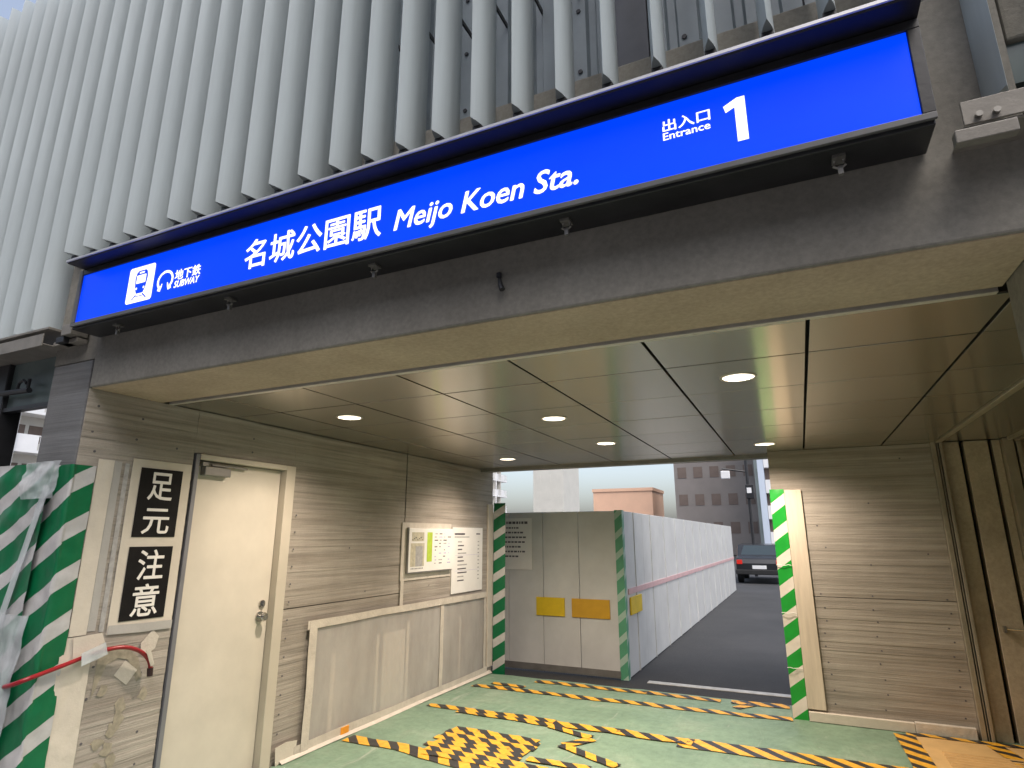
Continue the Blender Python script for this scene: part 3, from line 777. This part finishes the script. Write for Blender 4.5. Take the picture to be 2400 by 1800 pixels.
def patch(label, pts, mat='tape', off=.004, seedv=1, nrm=(1, 0, 0)):
    mb = MB()
    mb.prism([(XL + off + (d if len(q) > 2 else 0), q[0], q[1]) for q in pts for d in [q[2] if len(q) > 2 else 0]], (.0015, 0, 0))
    o = base_origin(mb.build('tape_patch', mt[mat], None)); tag(o, label, 'tape', 'tape patches round the red hose'); return o
patch('square patch of cream tape stuck below the arch of the red hose', [(2.415, .905), (2.495, .840), (2.44, .770), (2.36, .835)])
patch('leaf shaped piece of cream tape at the top of the red hose', [(2.49, .985), (2.555, 1.055), (2.60, 1.01), (2.585, .945), (2.535, .915), (2.50, .93)], off=.008)
patch('torn strip of cream tape hanging over the red hose end', [(2.48, .955, .07), (2.51, .96, .066), (2.555, .865, .056), (2.535, .855, .056)], off=.008)
patch('pale tape crossing the red hose near the sheet edge', [(2.13, .99, .058), (2.25, 1.03, .058), (2.27, .965, .06), (2.14, .925, .058)], mat='plastic', off=.002)
patch('large pale tape patch above the red hose on the creased sheet', [(2.10, 1.07), (2.25, 1.075), (2.275, 1.02), (2.26, .98), (2.12, .93)], mat='paper', off=.0155)
st = MB()
random.seed(11)
for k in range(9):
    y, z = random.uniform(2.30, 2.56), random.uniform(.36, .78)
    q = [(XL + .0042 + .00012 * k, y + random.uniform(.02, .045) * math.cos(w), z + random.uniform(.02, .05) * math.sin(w)) for w in [2 * math.pi * i / 9 for i in range(9)]]
    st.prism(q, (.0004, 0, 0))
arc_o = [(2.255, .975), (2.33, .985), (2.42, .965), (2.49, .91), (2.53, .80), (2.50, .775)]; arc_i = [(2.47, .84), (2.43, .905), (2.37, .925), (2.31, .90), (2.275, .80), (2.25, .735)]
st.prism([(XL + .0040, a, c_) for a, c_ in arc_o + arc_i], (.0001, 0, 0))
st.build('glue_stain', mottled('glue_brown', (.30, .265, .20), .7, 0, .25, 30), LW, kind='stuff')

# ------------------------------------------------------------------ posters further back
MP = thing('map_board', 'white framed area map with a lime green strip on the left wall', 'map', (XL, 5.6, 1.24))
MB().box(XL - .004, XL + .028, 5.168, 6.018, 1.246, 1.678).build('board', mt['white'], MP, bevel=.003)
MB().box(XL - .004, XL + .030, 5.158, 5.166, 1.238, 1.686).box(XL - .004, XL + .030, 5.168, 6.018, 1.236, 1.244).build('frame', mt['grey'], MP)
def prt(y0, y1, z0, z1, mat, par, off, mbs):
    mbs.setdefault(mat, MB()).poly([(XL + off, y0, z0), (XL + off, y1, z0), (XL + off, y1, z1), (XL + off, y0, z1)])
mbs = {}
prt(5.215, 5.44, 1.55, 1.64, 'beigeprint', MP, .0286, mbs); prt(5.20, 5.45, 1.30, 1.53, 'beigeprint', MP, .0286, mbs)
prt(5.29, 5.42, 1.30, 1.50, 'greyprint', MP, .0290, mbs); prt(5.50, 5.60, 1.34, 1.64, 'greenprint', MP, .0286, mbs)
random.seed(5)
for r in range(10):
    for c_ in range(4):
        y = 5.64 + c_ * .09; z = 1.62 - r * .034
        if random.random() < .7: prt(y + random.uniform(0, .02), y + random.uniform(.035, .075), z, z + .011, random.choice(['ink', 'lilac', 'greyprint']), MP, .0286, mbs)
for k in range(9): prt(5.215 + k * .025, 5.228 + k * .025, 1.275, 1.287, 'ink', MP, .0292, mbs)
for k in range(7): prt(5.22 + .03 * k, 5.24 + .03 * k, 1.56 + .01 * (k % 3), 1.568 + .012 * (k % 3), 'ink', MP, .0294, mbs)
for k, mb in mbs.items(): mb.build('printed_mark', mt[k], MP, kind='stuff')
MS = thing('mask_sheet', 'cream masking sheet behind the framed area map', 'sheet', (XL, 5.55, 1.18))
MB().box(XL - .004, XL + .002, 5.08, 6.03, 1.17, 1.735).build('sheet', mt['tape'], MS)
MB().box(XL - .002, XL + .004, 5.09, 5.14, .93, 1.17).build('tape_tail', mt['tape'], MS)
TT = thing('timetable_poster', 'white printed notice with lines of text beside the area map', 'poster', (XL, 6.4, .97))
MB().box(XL - .004, XL + .006, 6.05, 6.785, .972, 1.70).build('paper', mt['white'], TT)
mbs = {}
prt(6.10, 6.34, 1.615, 1.635, 'ink', TT, .0066, mbs); prt(6.62, 6.72, 1.62, 1.635, 'ink', TT, .0066, mbs); prt(6.10, 6.45, 1.585, 1.597, 'greyprint', TT, .0066, mbs)
for r in range(11):
    z = 1.53 - r * .043
    prt(6.18, 6.18 + random.uniform(.08, .22), z, z + .014, 'ink' if r % 3 else 'greyprint', TT, .0066, mbs)
    prt(6.66, 6.70, z, z + .012, 'greyprint', TT, .0066, mbs)
    if r % 4 == 3: prt(6.12, 6.72, z - .016, z - .0135, 'lilac', TT, .0066, mbs)
for k, mb in mbs.items(): mb.build('printed_line', mt[k], TT, kind='stuff')

# film over the lower wall with tape borders
FM = thing('film_covered_panel', 'wide low panel on the left wall covered with clear film and bordered with cream tape', 'panel', (XL, 5.35, 0))
MB().box(XL - .004, XL + .004, 3.93, 5.82, .03, .90).build('panel', mottled('beige_panel', (.25, .225, .205), .7, 0, .12, 3, .2), FM)
MB().box(XL - .004, XL + .004, 5.88, 6.80, .03, .89).build('panel', mt['taupe'], FM)
for y, w_, z1 in ((4.16, .05, .66), (4.75, .035, .72), (5.22, .045, .78), (6.25, .025, .72)):
    MB().box(XL + .004, XL + .012, y, y + w_, .05, z1).build('batten', mt['batten'], FM)
MB().box(XL + .004, XL + .009, 4.85, 5.2, .05, .72).build('inner_board', mt['tape'], FM)
sheet(wall_pt(.016), 26, 14, 3.90, 6.83, .02, .915, .004, 12.0).build('film', mt['film'], FM, smooth=True)
tb = lambda name, pts, w, mat='tape': strip(name, [(XL + .021, a, z) for a, z in pts], w, mt[mat], '', '', normal=(1, 0, 0), thick=.0015, parent=FM, seed=int(pts[0][0] * 10))
tb('border_tape', [(3.84, .92), (4.3, .918), (4.8, .922), (5.3, .915), (5.9, .918), (6.4, .912), (6.87, .910)], .065)
tb('border_tape', [(3.905, .94), (3.90, .7), (3.908, .45), (3.90, .2), (3.902, 0)], .085)
tb('border_tape', [(5.855, .90), (5.85, .6), (5.858, .3), (5.85, .02)], .065)
tb('border_tape', [(6.84, .93), (6.842, .6), (6.836, .3), (6.84, .0)], .055)
tb('border_tape', [(3.80, .035), (4.4, .038), (5.0, .034), (5.6, .040), (6.2, .036), (6.9, .036)], .09)
strip('skirting_tape', [(XL + .030, 3.66, .01), (XL + .032, 4.2, .012), (XL + .03, 4.8, .01), (XL + .033, 5.4, .013), (XL + .031, 6.0, .012), (XL + .03, 6.98, .012)], .045, mt['tape'], 'long cream tape strip along the foot of the left wall', 'tape', normal=(.55, 0, .83), thick=.002, seed=4)
strip('skirting_tape', [(XL + .012, 3.62, .06), (XL + .014, 3.72, .07), (XL + .012, 3.82, .06)], .12, mt['paper'], 'short crumpled cream tape patch on the floor edge beside the door', 'tape', normal=(1, 0, 0), thick=.003, seed=9)
o = MB().box(XL + .012, XL + .032, 4.31, 4.41, .02, .075).build('orange_tape_piece', mt['orange'], None, bevel=.004)
tag(base_origin(o), 'small orange tape piece at the foot of the left wall', 'tape')

# ------------------------------------------------------------------ end of the left wall: pale board and striped cover
o = MB().box(XL - .006, XL + .012, 6.93, 7.07, .06, 2.0).build('edge_board', mt['batten'], None, bevel=.004)
tag(base_origin(o), 'pale narrow board down the far end of the left wall', 'board')
def zb(u, v, d): return (XL + .01 + u, 7.085 - d + .1 * u, v)
o = base_origin(sheet(zb, 8, 50, 0, .16, -.06, 2.02, .010, 17.0).build('striped_end_cover', mt['zebra'], None, smooth=True))
tag(o, 'green and white striped cover at the far end of the left wall', 'cover')
# right: bright cover, timber strip, kickboard
def zr(u, v, d): return (-.235 + u, YB - .016 - d * .7, v)
o = base_origin(sheet(zr, 10, 70, 0, .128, -.01, 2.05, .009, 23.0).build('striped_end_cover', mt['zebrab'], None, smooth=True))
tag(o, 'bright green and white striped cover on the edge of the right hand back wall', 'cover')
ties = MB()
for z in (1.335, .905, .43):
    ties.tube([(-.24 + .026 * k, YB - .030 - .004 * math.sin(k), z + .004 * math.sin(k * 2)) for k in range(6)], .0028, 6)
o = tag(base_origin(ties.build('tie_string', mt['sign_white'], None)), 'thin pale strings tied round the bright green striped cover', 'string')
o = MB().box(-.104, .046, YB - .030, YB - .006, .10, 2.04).build('timber_strip', mt['wood'], None, bevel=.004)
tag(base_origin(o), 'tall pale timber board fixed beside the bright striped cover', 'board')
KB = thing('kick_board', 'low pale skirting sheet along the foot of the right hand back wall', 'skirting', (.5, YB - .05, 0))
MB().box(-.10, .70, YB - .050, YB - .006, .004, .082).build('board', mt['paper'], KB, bevel=.004)
MB().box(.703, 1.125, YB - .054, YB - .006, .004, .090).build('board', mt['tape'], KB, bevel=.004)

# ------------------------------------------------------------------ hazard tape on the floor
TAPE_N = [0]
def floor_tape(pts, label, w=.09, z=.007, flip=False, group='black and yellow tapes on the green floor'):
    pts = [Vector((a, b_)) for a, b_ in pts]; mb = MB(); L = []; ds = [0]; u0 = random.uniform(0, 2)
    # refine
    fine = []
    for i in range(len(pts) - 1):
        n_ = max(1, int((pts[i + 1] - pts[i]).length / .06))
        for k in range(n_): fine.append(pts[i].lerp(pts[i + 1], k / n_))
    fine.append(pts[-1]); s = 0; prev = None
    for i, p in enumerate(fine):
        t = (fine[min(i + 1, len(fine) - 1)] - fine[max(i - 1, 0)]).normalized(); nn = Vector((-t.y, t.x))
        if prev is not None: s += (p - prev).length
        prev = p; j = random.uniform(-.003, .003)
        a = p + nn * (w / 2 + j); b_ = p - nn * (w / 2 - j)
        za, zb_ = fz(*a) + z + random.uniform(0, .0012), fz(*b_) + z + random.uniform(0, .0012)
        L.append(((a.x, a.y, za), (b_.x, b_.y, zb_), s + u0))
    sg = -1 if flip else 1
    for (a0, b0, s0), (a1, b1, s1) in zip(L, L[1:]):
        mb.poly([a0, b0, b1, a1], [(sg * s0, w), (sg * s0, 0), (sg * s1, 0), (sg * s1, w)])
        mb.poly([Vector(a1) - Vector((0, 0, .0015)), Vector(b1) - Vector((0, 0, .0015)), Vector(b0) - Vector((0, 0, .0015)), Vector(a0) - Vector((0, 0, .0015))])
    TAPE_N[0] += 1
    o = base_origin(mb.build('hazard_tape', mt['hazard'], None)); tag(o, label, 'floor tape', group); return o
random.seed(21)
floor_tape([(-3.52, 4.33), (-3.0, 4.33), (-2.3, 4.19), (-1.4, 4.10)], 'hazard tape running from the orange piece at the left wall towards the striped patch', .15, .006)
ROWS = ['hazard tape row nearest the camera', 'hazard tape row second from the camera', 'hazard tape row third from the camera', 'hazard tape row fourth from the camera', 'hazard tape row fourth from the street', 'hazard tape row third from the street', 'hazard tape row second from the street', 'hazard tape row nearest the street']
for k in range(8):
    y = 4.30 + k * .088
    x0 = -2.86 + random.uniform(-.04, .04) + (.10 if k < 2 else 0); x1 = -2.05 + random.uniform(-.03, .05) + (.45 if k == 0 else .25 if k == 1 else 0)
    floor_tape([(x0, y + .01), ((x0 + x1) / 2, y), (x1, y - .01)], ROWS[k] + ' in the square striped floor patch', .09, .0085 + .0006 * (k % 2), group='tapes of the square striped floor patch')
floor_tape([(-3.46, 5.44), (-2.9, 5.47), (-2.15, 5.46)], 'hazard tape across the floor from below the area map, upper of two', .10, .006)
floor_tape([(-3.1, 5.38), (-2.6, 5.37), (-2.08, 5.35)], 'short hazard tape lying along the near side of the tape below the area map', .09, .0078)
floor_tape([(-2.15, 5.41), (-1.1, 5.42), (-.95, 5.41)], 'long hazard tape across the middle of the floor', .14, .0092)
floor_tape([(-2.14, 5.33), (-1.72, 5.17)], 'short slanting hazard tape piece, first of the broken row in mid floor', .085, .0100)
floor_tape([(-1.70, 5.14), (-1.86, 4.92)], 'short hazard tape piece turned across the row in mid floor', .11, .0085)
floor_tape([(-1.88, 4.90), (-1.36, 4.66)], 'slanting hazard tape piece nearest the camera in mid floor', .09, .0098)
floor_tape([(-2.0, 4.52), (-1.52, 4.53)], 'hazard tape stub just right of the square striped patch', .09, .0105)
floor_tape([(-1.06, 5.385), (-.4, 5.40), (.62, 5.41)], 'wide hazard tape crossing the right half of the floor', .23, .006)
floor_tape([(-3.45, 6.33), (-2.6, 6.34), (-.75, 6.40), (-.24, 6.45)], 'hazard tape across the far end of the floor', .12, .006)
floor_tape([(-3.3, 6.50), (-2.9, 6.48)], 'short worn hazard tape scrap near the far left corner', .09, .0075)
floor_tape([(-.80, 6.83), (-.27, 6.86)], 'hazard tape on the street edge of the floor beside the bright cover', .13, .006)
floor_tape([(-.74, 6.62), (-.60, 6.80)], 'short hazard tape joining the two tapes beside the bright cover', .09, .0075)
floor_tape([(-2.9, 6.80), (-1.8, 6.82), (-.9, 6.83)], 'hazard tape along the street edge in the middle', .11, .006)
# orange sheet with ribs at lower right
TS = thing('tactile_mat', 'orange ribbed floor sheet by the shutter recess, edged with hazard tape', 'mat', (.95, 5.9, 0))
MB().box(.62, 1.75, 5.0, 6.40, .004, .010).build('sheet', mt['tactile'], TS)
rb = MB()
for k in range(16):
    rb.tube([(.80, 5.05 + k * .062, .010), (1.6, 5.05 + k * .062, .010)], .014, 6)
rb.build('rib', mt['tactile'], TS, kind='stuff')
floor_tape([(.60, 6.36), (.62, 5.9), (.63, 5.0)], 'hazard tape down the left edge of the orange floor sheet', .15, .013, flip=True)
floor_tape([(.62, 6.385), (1.3, 6.375), (1.72, 6.37)], 'hazard tape along the back edge of the orange floor sheet', .075, .014)
floor_tape([(1.20, 6.33), (1.34, 5.6), (1.42, 5.0)], 'hazard tape down the right edge of the orange floor sheet', .12, .013, flip=True)

# ------------------------------------------------------------------ left of the column: steel post, glass and clamp
GP = thing('glazed_screen', 'dark steel post and grey glass transom left of the column', 'screen', (-4.3, 2.05, 0))
MB().box(-4.80, -4.605, 2.0, 2.12, -.1, 2.70).build('post', mt['black'], GP, bevel=.006)
MB().box(-4.603, -4.004, 2.03, 2.045, 2.40, 2.70).build('glass_pane', mt['greyglass'], GP)
MB().box(-4.603, -4.004, 2.01, 2.06, 2.375, 2.40).build('transom', mt['black'], GP)
MB().box(-6.5, -4.802, 2.03, 2.045, 1.9, 2.70).build('glass_pane', mt['greyglass'], GP)
k_ = MB().tube([(-4.62, 1.985, 2.495), (-4.28, 1.985, 2.485)], .018, 8)
k_.tube([(-4.30, 1.985, 2.49), (-4.30, 1.985, 2.56)], .011, 6)
k_.tube([(-4.42, 1.985, 2.49), (-4.41, 1.985, 2.545), (-4.37, 1.985, 2.56), (-4.33, 1.985, 2.535)], .009, 6)
k_.build('clamp', mt['black'], GP)

# ------------------------------------------------------------------ white site hoarding beyond the passage
H1 = thing('site_hoarding', 'white steel site hoarding turning a corner beyond the passage', 'hoarding', (-2.2, 7.95, -.15))
x = -4.3
while x < -2.3:
    x1 = min(x + .52, -2.22)
    MB().box(x + .003, x1 - .003, 7.93, 7.97, -.13, 1.93).build('panel', mt['hoarding'], H1, bevel=.006); x = x1
y = 8.03
while y < 22:
    MB().box(-2.17, -2.13, y + .003, y + .52 - .003, -.13, 1.93).build('panel', mt['hoarding'], H1, bevel=.006); y += .52
MB().box(-4.3, -2.22, 7.915, 7.93, -.12, -.04).build('foot_rail', mt['grey'], H1)
yy = 8.55
while yy < 21:
    MB().box(-2.13, -2.118, yy - .012, yy + .012, -.13, 1.93).build('panel_joint', mt['hoarding'], H1); yy += 1.04
MB().box(-2.13, -2.114, 8.1, 22, .86, .93).build('stripe', mt['pinkline'], H1)
cp = MB()
for (a, c) in (((-2.225, 7.922), (-2.122, 7.922)), ((-2.122, 7.922), (-2.122, 8.02))):
    for k in range(20):
        z0 = -.14 + k * .104; z1 = z0 + .104
        cp.poly([(*a, z0), (*c, z0), (*c, z1), (*a, z1)], [(0, z0), (.1, z0), (.1, z1), (0, z1)])
cp.build('corner_post', stripes('pale_green_zebra', (.10, .34, .20), (.40, .55, .46), .258, .35, .9, .45, .1), H1)
N2 = thing('site_notice', 'white notice with lines of print at the left end of the hoarding', 'notice', (-3.75, 7.92, 1.2))
MB().box(-4.0, -3.42, 7.920, 7.926, 1.15, 1.85).build('paper', mt['white'], N2)
pn = MB()
for r in range(8):
    z = 1.77 - r * .065; w_ = .34 if r == 0 else random.uniform(.2, .32)
    xx = -3.93
    while xx < -3.93 + w_ + .1:
        d_ = random.uniform(.02, .05); pn.poly([(xx, 7.9195, z), (xx + d_, 7.9195, z), (xx + d_, 7.9195, z + (.035 if r == 0 else .022)), (xx, 7.9195, z + (.035 if r == 0 else .022))]); xx += d_ + .012
pn.build('printed_line', mt['ink'], N2, kind='stuff')
for nm, x0, x1, mat, lab in (('warning_plate', -3.36, -2.95, 'yellow', 'yellow plate on the white hoarding, left of the amber one'), ('warning_plate', -2.85, -2.33, 'amber', 'amber plate on the white hoarding, beside its green corner')):
    o = MB().box(x0, x1, 7.912, 7.928, .565, .80).build(nm, mt[mat], None, bevel=.004); tag(base_origin(o), lab, 'plate', 'plates on the white hoarding')
o = MB().box(-2.126, -2.104, 8.15, 8.75, .60, .82).build('warning_plate', mt['yellow'], None, bevel=.004); tag(base_origin(o), 'yellow plate on the receding side of the hoarding', 'plate', 'plates on the white hoarding')

# ------------------------------------------------------------------ buildings beyond
def apartment(x, y0, y1, floors, z0, fh, name_label, bays):
    """slab block whose balconies face the passage (+x)"""
    A = thing('apartment_block', name_label, 'building', (x - 5, (y0 + y1) / 2, 0))
    MB().box(x - 10, x - 1.6, y0, y1, -.1, z0 + floors * fh + .6).build('wall', mt['apt'], A)
    MB().box(x - 10.3, x + .3, y0 - .3, y1 + .3, z0 + floors * fh + .6, z0 + floors * fh + .9).build('roof', mt['aptwhite'], A)
    bw = (y1 - y0) / bays
    proto = None
    for f_ in range(floors):
        zf = z0 + f_ * fh
        MB().box(x - 1.6, x, y0, y1, zf - .22, zf).build('balcony_slab', mt['aptwhite'], A)
        for b_ in range(bays):
            ya = y0 + b_ * bw
            if proto is None:
                pr = MB().box(-.06, 0, .06, bw * .55, 0, 1.1)
                yy = bw * .55 + .1
                while yy < bw - .1: pr.box(-.05, -.02, yy, yy + .05, 0, 1.1); yy += .16
                pr.box(-.06, 0, bw * .55, bw - .04, 1.04, 1.1)
                po = pr.build('railing', mt['aptwhite'], None)
                wi = MB().box(-1.6, -1.55, .4, bw * .46, .05, 2.0).box(-1.6, -1.55, bw * .54, bw - .4, .7, 2.0).build('window', mt['aptdark'], None)
                fi = MB().box(-1.6, -.05, -.06, .06, 0, fh - .22).build('fin_wall', mt['apt'], None)
                proto = (po.data, wi.data, fi.data)
                for q in (po, wi, fi): bpy.data.objects.remove(q)
            for nm, me in zip(('railing', 'window', 'party_wall'), proto):
                o = bpy.data.objects.new(nm, me); C.objects.link(o); o.parent = A; o.location = Vector((x, ya, zf)) - Vector(A.location)
    for b_ in range(0, bays, 2):
        MB().tube([(x + .1, y0 + b_ * bw + .3, 0), (x + .1, y0 + b_ * bw + .3, z0 + floors * fh)], .12, 8).build('drain_pipe', mt['aptwhite'], A)
    return A
apartment(-51.0, 16, 44, 4, 2.0, 2.9, 'white balconied apartment block seen left of the column', 8)
apartment(-50.5, 84, 105, 6, 3.2, 2.9, 'white balconied apartment block seen through the left end of the passage', 8)
def block(name, label, x0, x1, y0, y1, h, mat, wx=0, wz=0, wmat='glass', wfrac=(.5, .5), base=1.2, sides='-y'):
    A = thing(name, label, 'building', ((x0 + x1) / 2, (y0 + y1) / 2, 0))
    MB().box(x0, x1, y0, y1, -.1, h).build('wall', mt[mat], A)
    MB().box(x0 - .1, x1 + .1, y0 - .1, y1 + .1, h, h + .35).build('parapet', mt[mat], A)
    if wx:
        fr_ = (x1 - x0) / wx; hh = (h - base) / wz
        me = None
        for i in range(wx):
            for j in range(wz):
                if me is None:
                    q = MB().box(0, fr_ * wfrac[0], -.03, .03, 0, hh * wfrac[1]).build('window', mt[wmat], None); me = q.data; bpy.data.objects.remove(q)
                o = bpy.data.objects.new('window', me); C.objects.link(o); o.parent = A
                o.location = Vector((x0 + fr_ * (i + .5 - wfrac[0] / 2), y0, base + hh * (j + .25))) - Vector(A.location)
    return A
block('cream_building', 'plain cream building right of the far apartment block', -51.4, -44.4, 120, 130, 19, 'cream', 3, 5, 'cream')
block('brown_building', 'grey brown building closing the street on the right', -11.0, -3.2, 62, 72, 12.0, 'brownb', 5, 4, 'aptdark', (.55, .4))
block('low_building', 'low building with a peach coloured front in the middle distance', -21.5, -14.6, 68, 74, 6.6, 'peach', 4, 1, 'peach', (.5, .3))
block('glass_building', 'tall grey green glass building behind the brown one', -9, -3.3, 80, 95, 24, 'greyb', 6, 8, 'greyb', (.8, .7))
T_ = block('pale_tower', 'slim pale blue tower wall by the bright striped cover', -2.26, -1.86, 45, 52, 16, 'palebl')
PT = thing('balcony_tower', 'white and dark banded balcony tower right of the pale blue wall', 'building', (-.6, 47, 0))
MB().box(-1.84, 2.5, 45.6, 52, -.1, 16).build('wall', mt['aptdark'], PT)
for k in range(9):
    MB().box(-1.84, 2.5, 45.0, 45.58, 1.0 + k * 1.75, 1.9 + k * 1.75).build('balcony', mt['aptwhite'], PT)
block('grey_wall_building', 'wide dull grey building behind the pale tower', -3.2, 6, 58, 64, 15, 'greyb', 7, 6, 'greyb', (.7, .5))
O_ = thing('added_opposite_block', 'unseen dull grey block added across the street to shade the entrance front', 'building', (0, -18, 0))  # added out of view to block low sky from the beam front
MB().box(-45, 45, -26, -13, -.1, 13).build('wall', mt['brownb'], O_)
MB().box(-45.2, 45.2, -26.2, -12.8, 13, 13.5).build('parapet', mt['brownb'], O_)
wq = None
for i in range(22):
    for j in range(3):
        if wq is None:
            q = MB().box(0, 2.4, -.04, .04, 0, 1.9).build('window', mt['glass'], None); wq = q.data; bpy.data.objects.remove(q)
        o = bpy.data.objects.new('window', wq); C.objects.link(o); o.parent = O_; o.location = Vector((-43 + 4 * i, -13, 1.6 + 3.8 * j)) - Vector(O_.location)
# signal lamps on a mast
SM = thing('signal_mast', 'dark street mast with two white signal boxes near the pale tower', 'signal mast', (-2.0, 30.2, -.15))
MB().tube([(-2.0, 30.2, -.15), (-2.0, 30.2, 5.2)], .07, 8).build('pole', mt['black'], SM)
MB().tube([(-2.0, 30.2, 4.55), (-3.1, 30.2, 4.75)], .045, 6).build('arm', mt['black'], SM)
MB().box(-3.15, -2.75, 30.0, 30.2, 4.25, 4.62).build('signal_box', mt['aptwhite'], SM, bevel=.03)
MB().box(-2.1, -1.75, 30.0, 30.2, 3.3, 3.95).build('signal_box', mt['black'], SM, bevel=.03)
MB().box(-2.05, -1.85, 29.98, 30.0, 3.55, 3.8).build('signal_face', mt['aptwhite'], SM)

# dark car on the street
def car(x, y, z, label):
    K = thing('parked_car', label, 'car', (x, y, z))
    prof = [(-2.1, .35), (-2.1, .75), (-1.95, .95), (-1.55, 1.02), (-.95, 1.42), (.6, 1.46), (1.25, 1.05), (1.95, .92), (2.1, .70), (2.1, .35)]
    w = .84; mb = MB()
    mb.prism([(x - w, y + a, z + b_) for a, b_ in prof], (2 * w, 0, 0))
    mb.build('body', mt['carpaint'], K, bevel=.07)
    MB().poly([(x - .68, y - 1.50, z + 1.055), (x + .68, y - 1.50, z + 1.055), (x + .58, y - .985, z + 1.40), (x - .58, y - .985, z + 1.40)]).build('rear_window', mt['glass'], K)
    for s in (-1, 1):
        MB().box(x + s * (w + .005), x + s * (w + .008), y - .9, y + .75, z + 1.02, z + 1.36).build('side_window', mt['glass'], K)
        MB().box(x + s * .60, x + s * .80, y - 2.125, y - 2.09, z + .72, z + .88).build('tail_lamp', mt['tail'], K, bevel=.01)
        for yy in (-1.3, 1.35):
            MB().tube([(x + s * .66, y + yy, z + .32), (x + s * .86, y + yy, z + .32)], .32, 18).build('wheel', mt['rubber'], K)
    MB().box(x - .25, x + .25, y - 2.115, y - 2.10, z + .55, z + .68).build('number_plate', mt['aptwhite'], K)
    MB().box(x - .86, x + .86, y - 2.16, y - 2.08, z + .34, z + .52).build('bumper', mt['rubber'], K, bevel=.03)
car(-1.55, 27.5, -.15, 'dark car standing on the road beyond the hoarding')
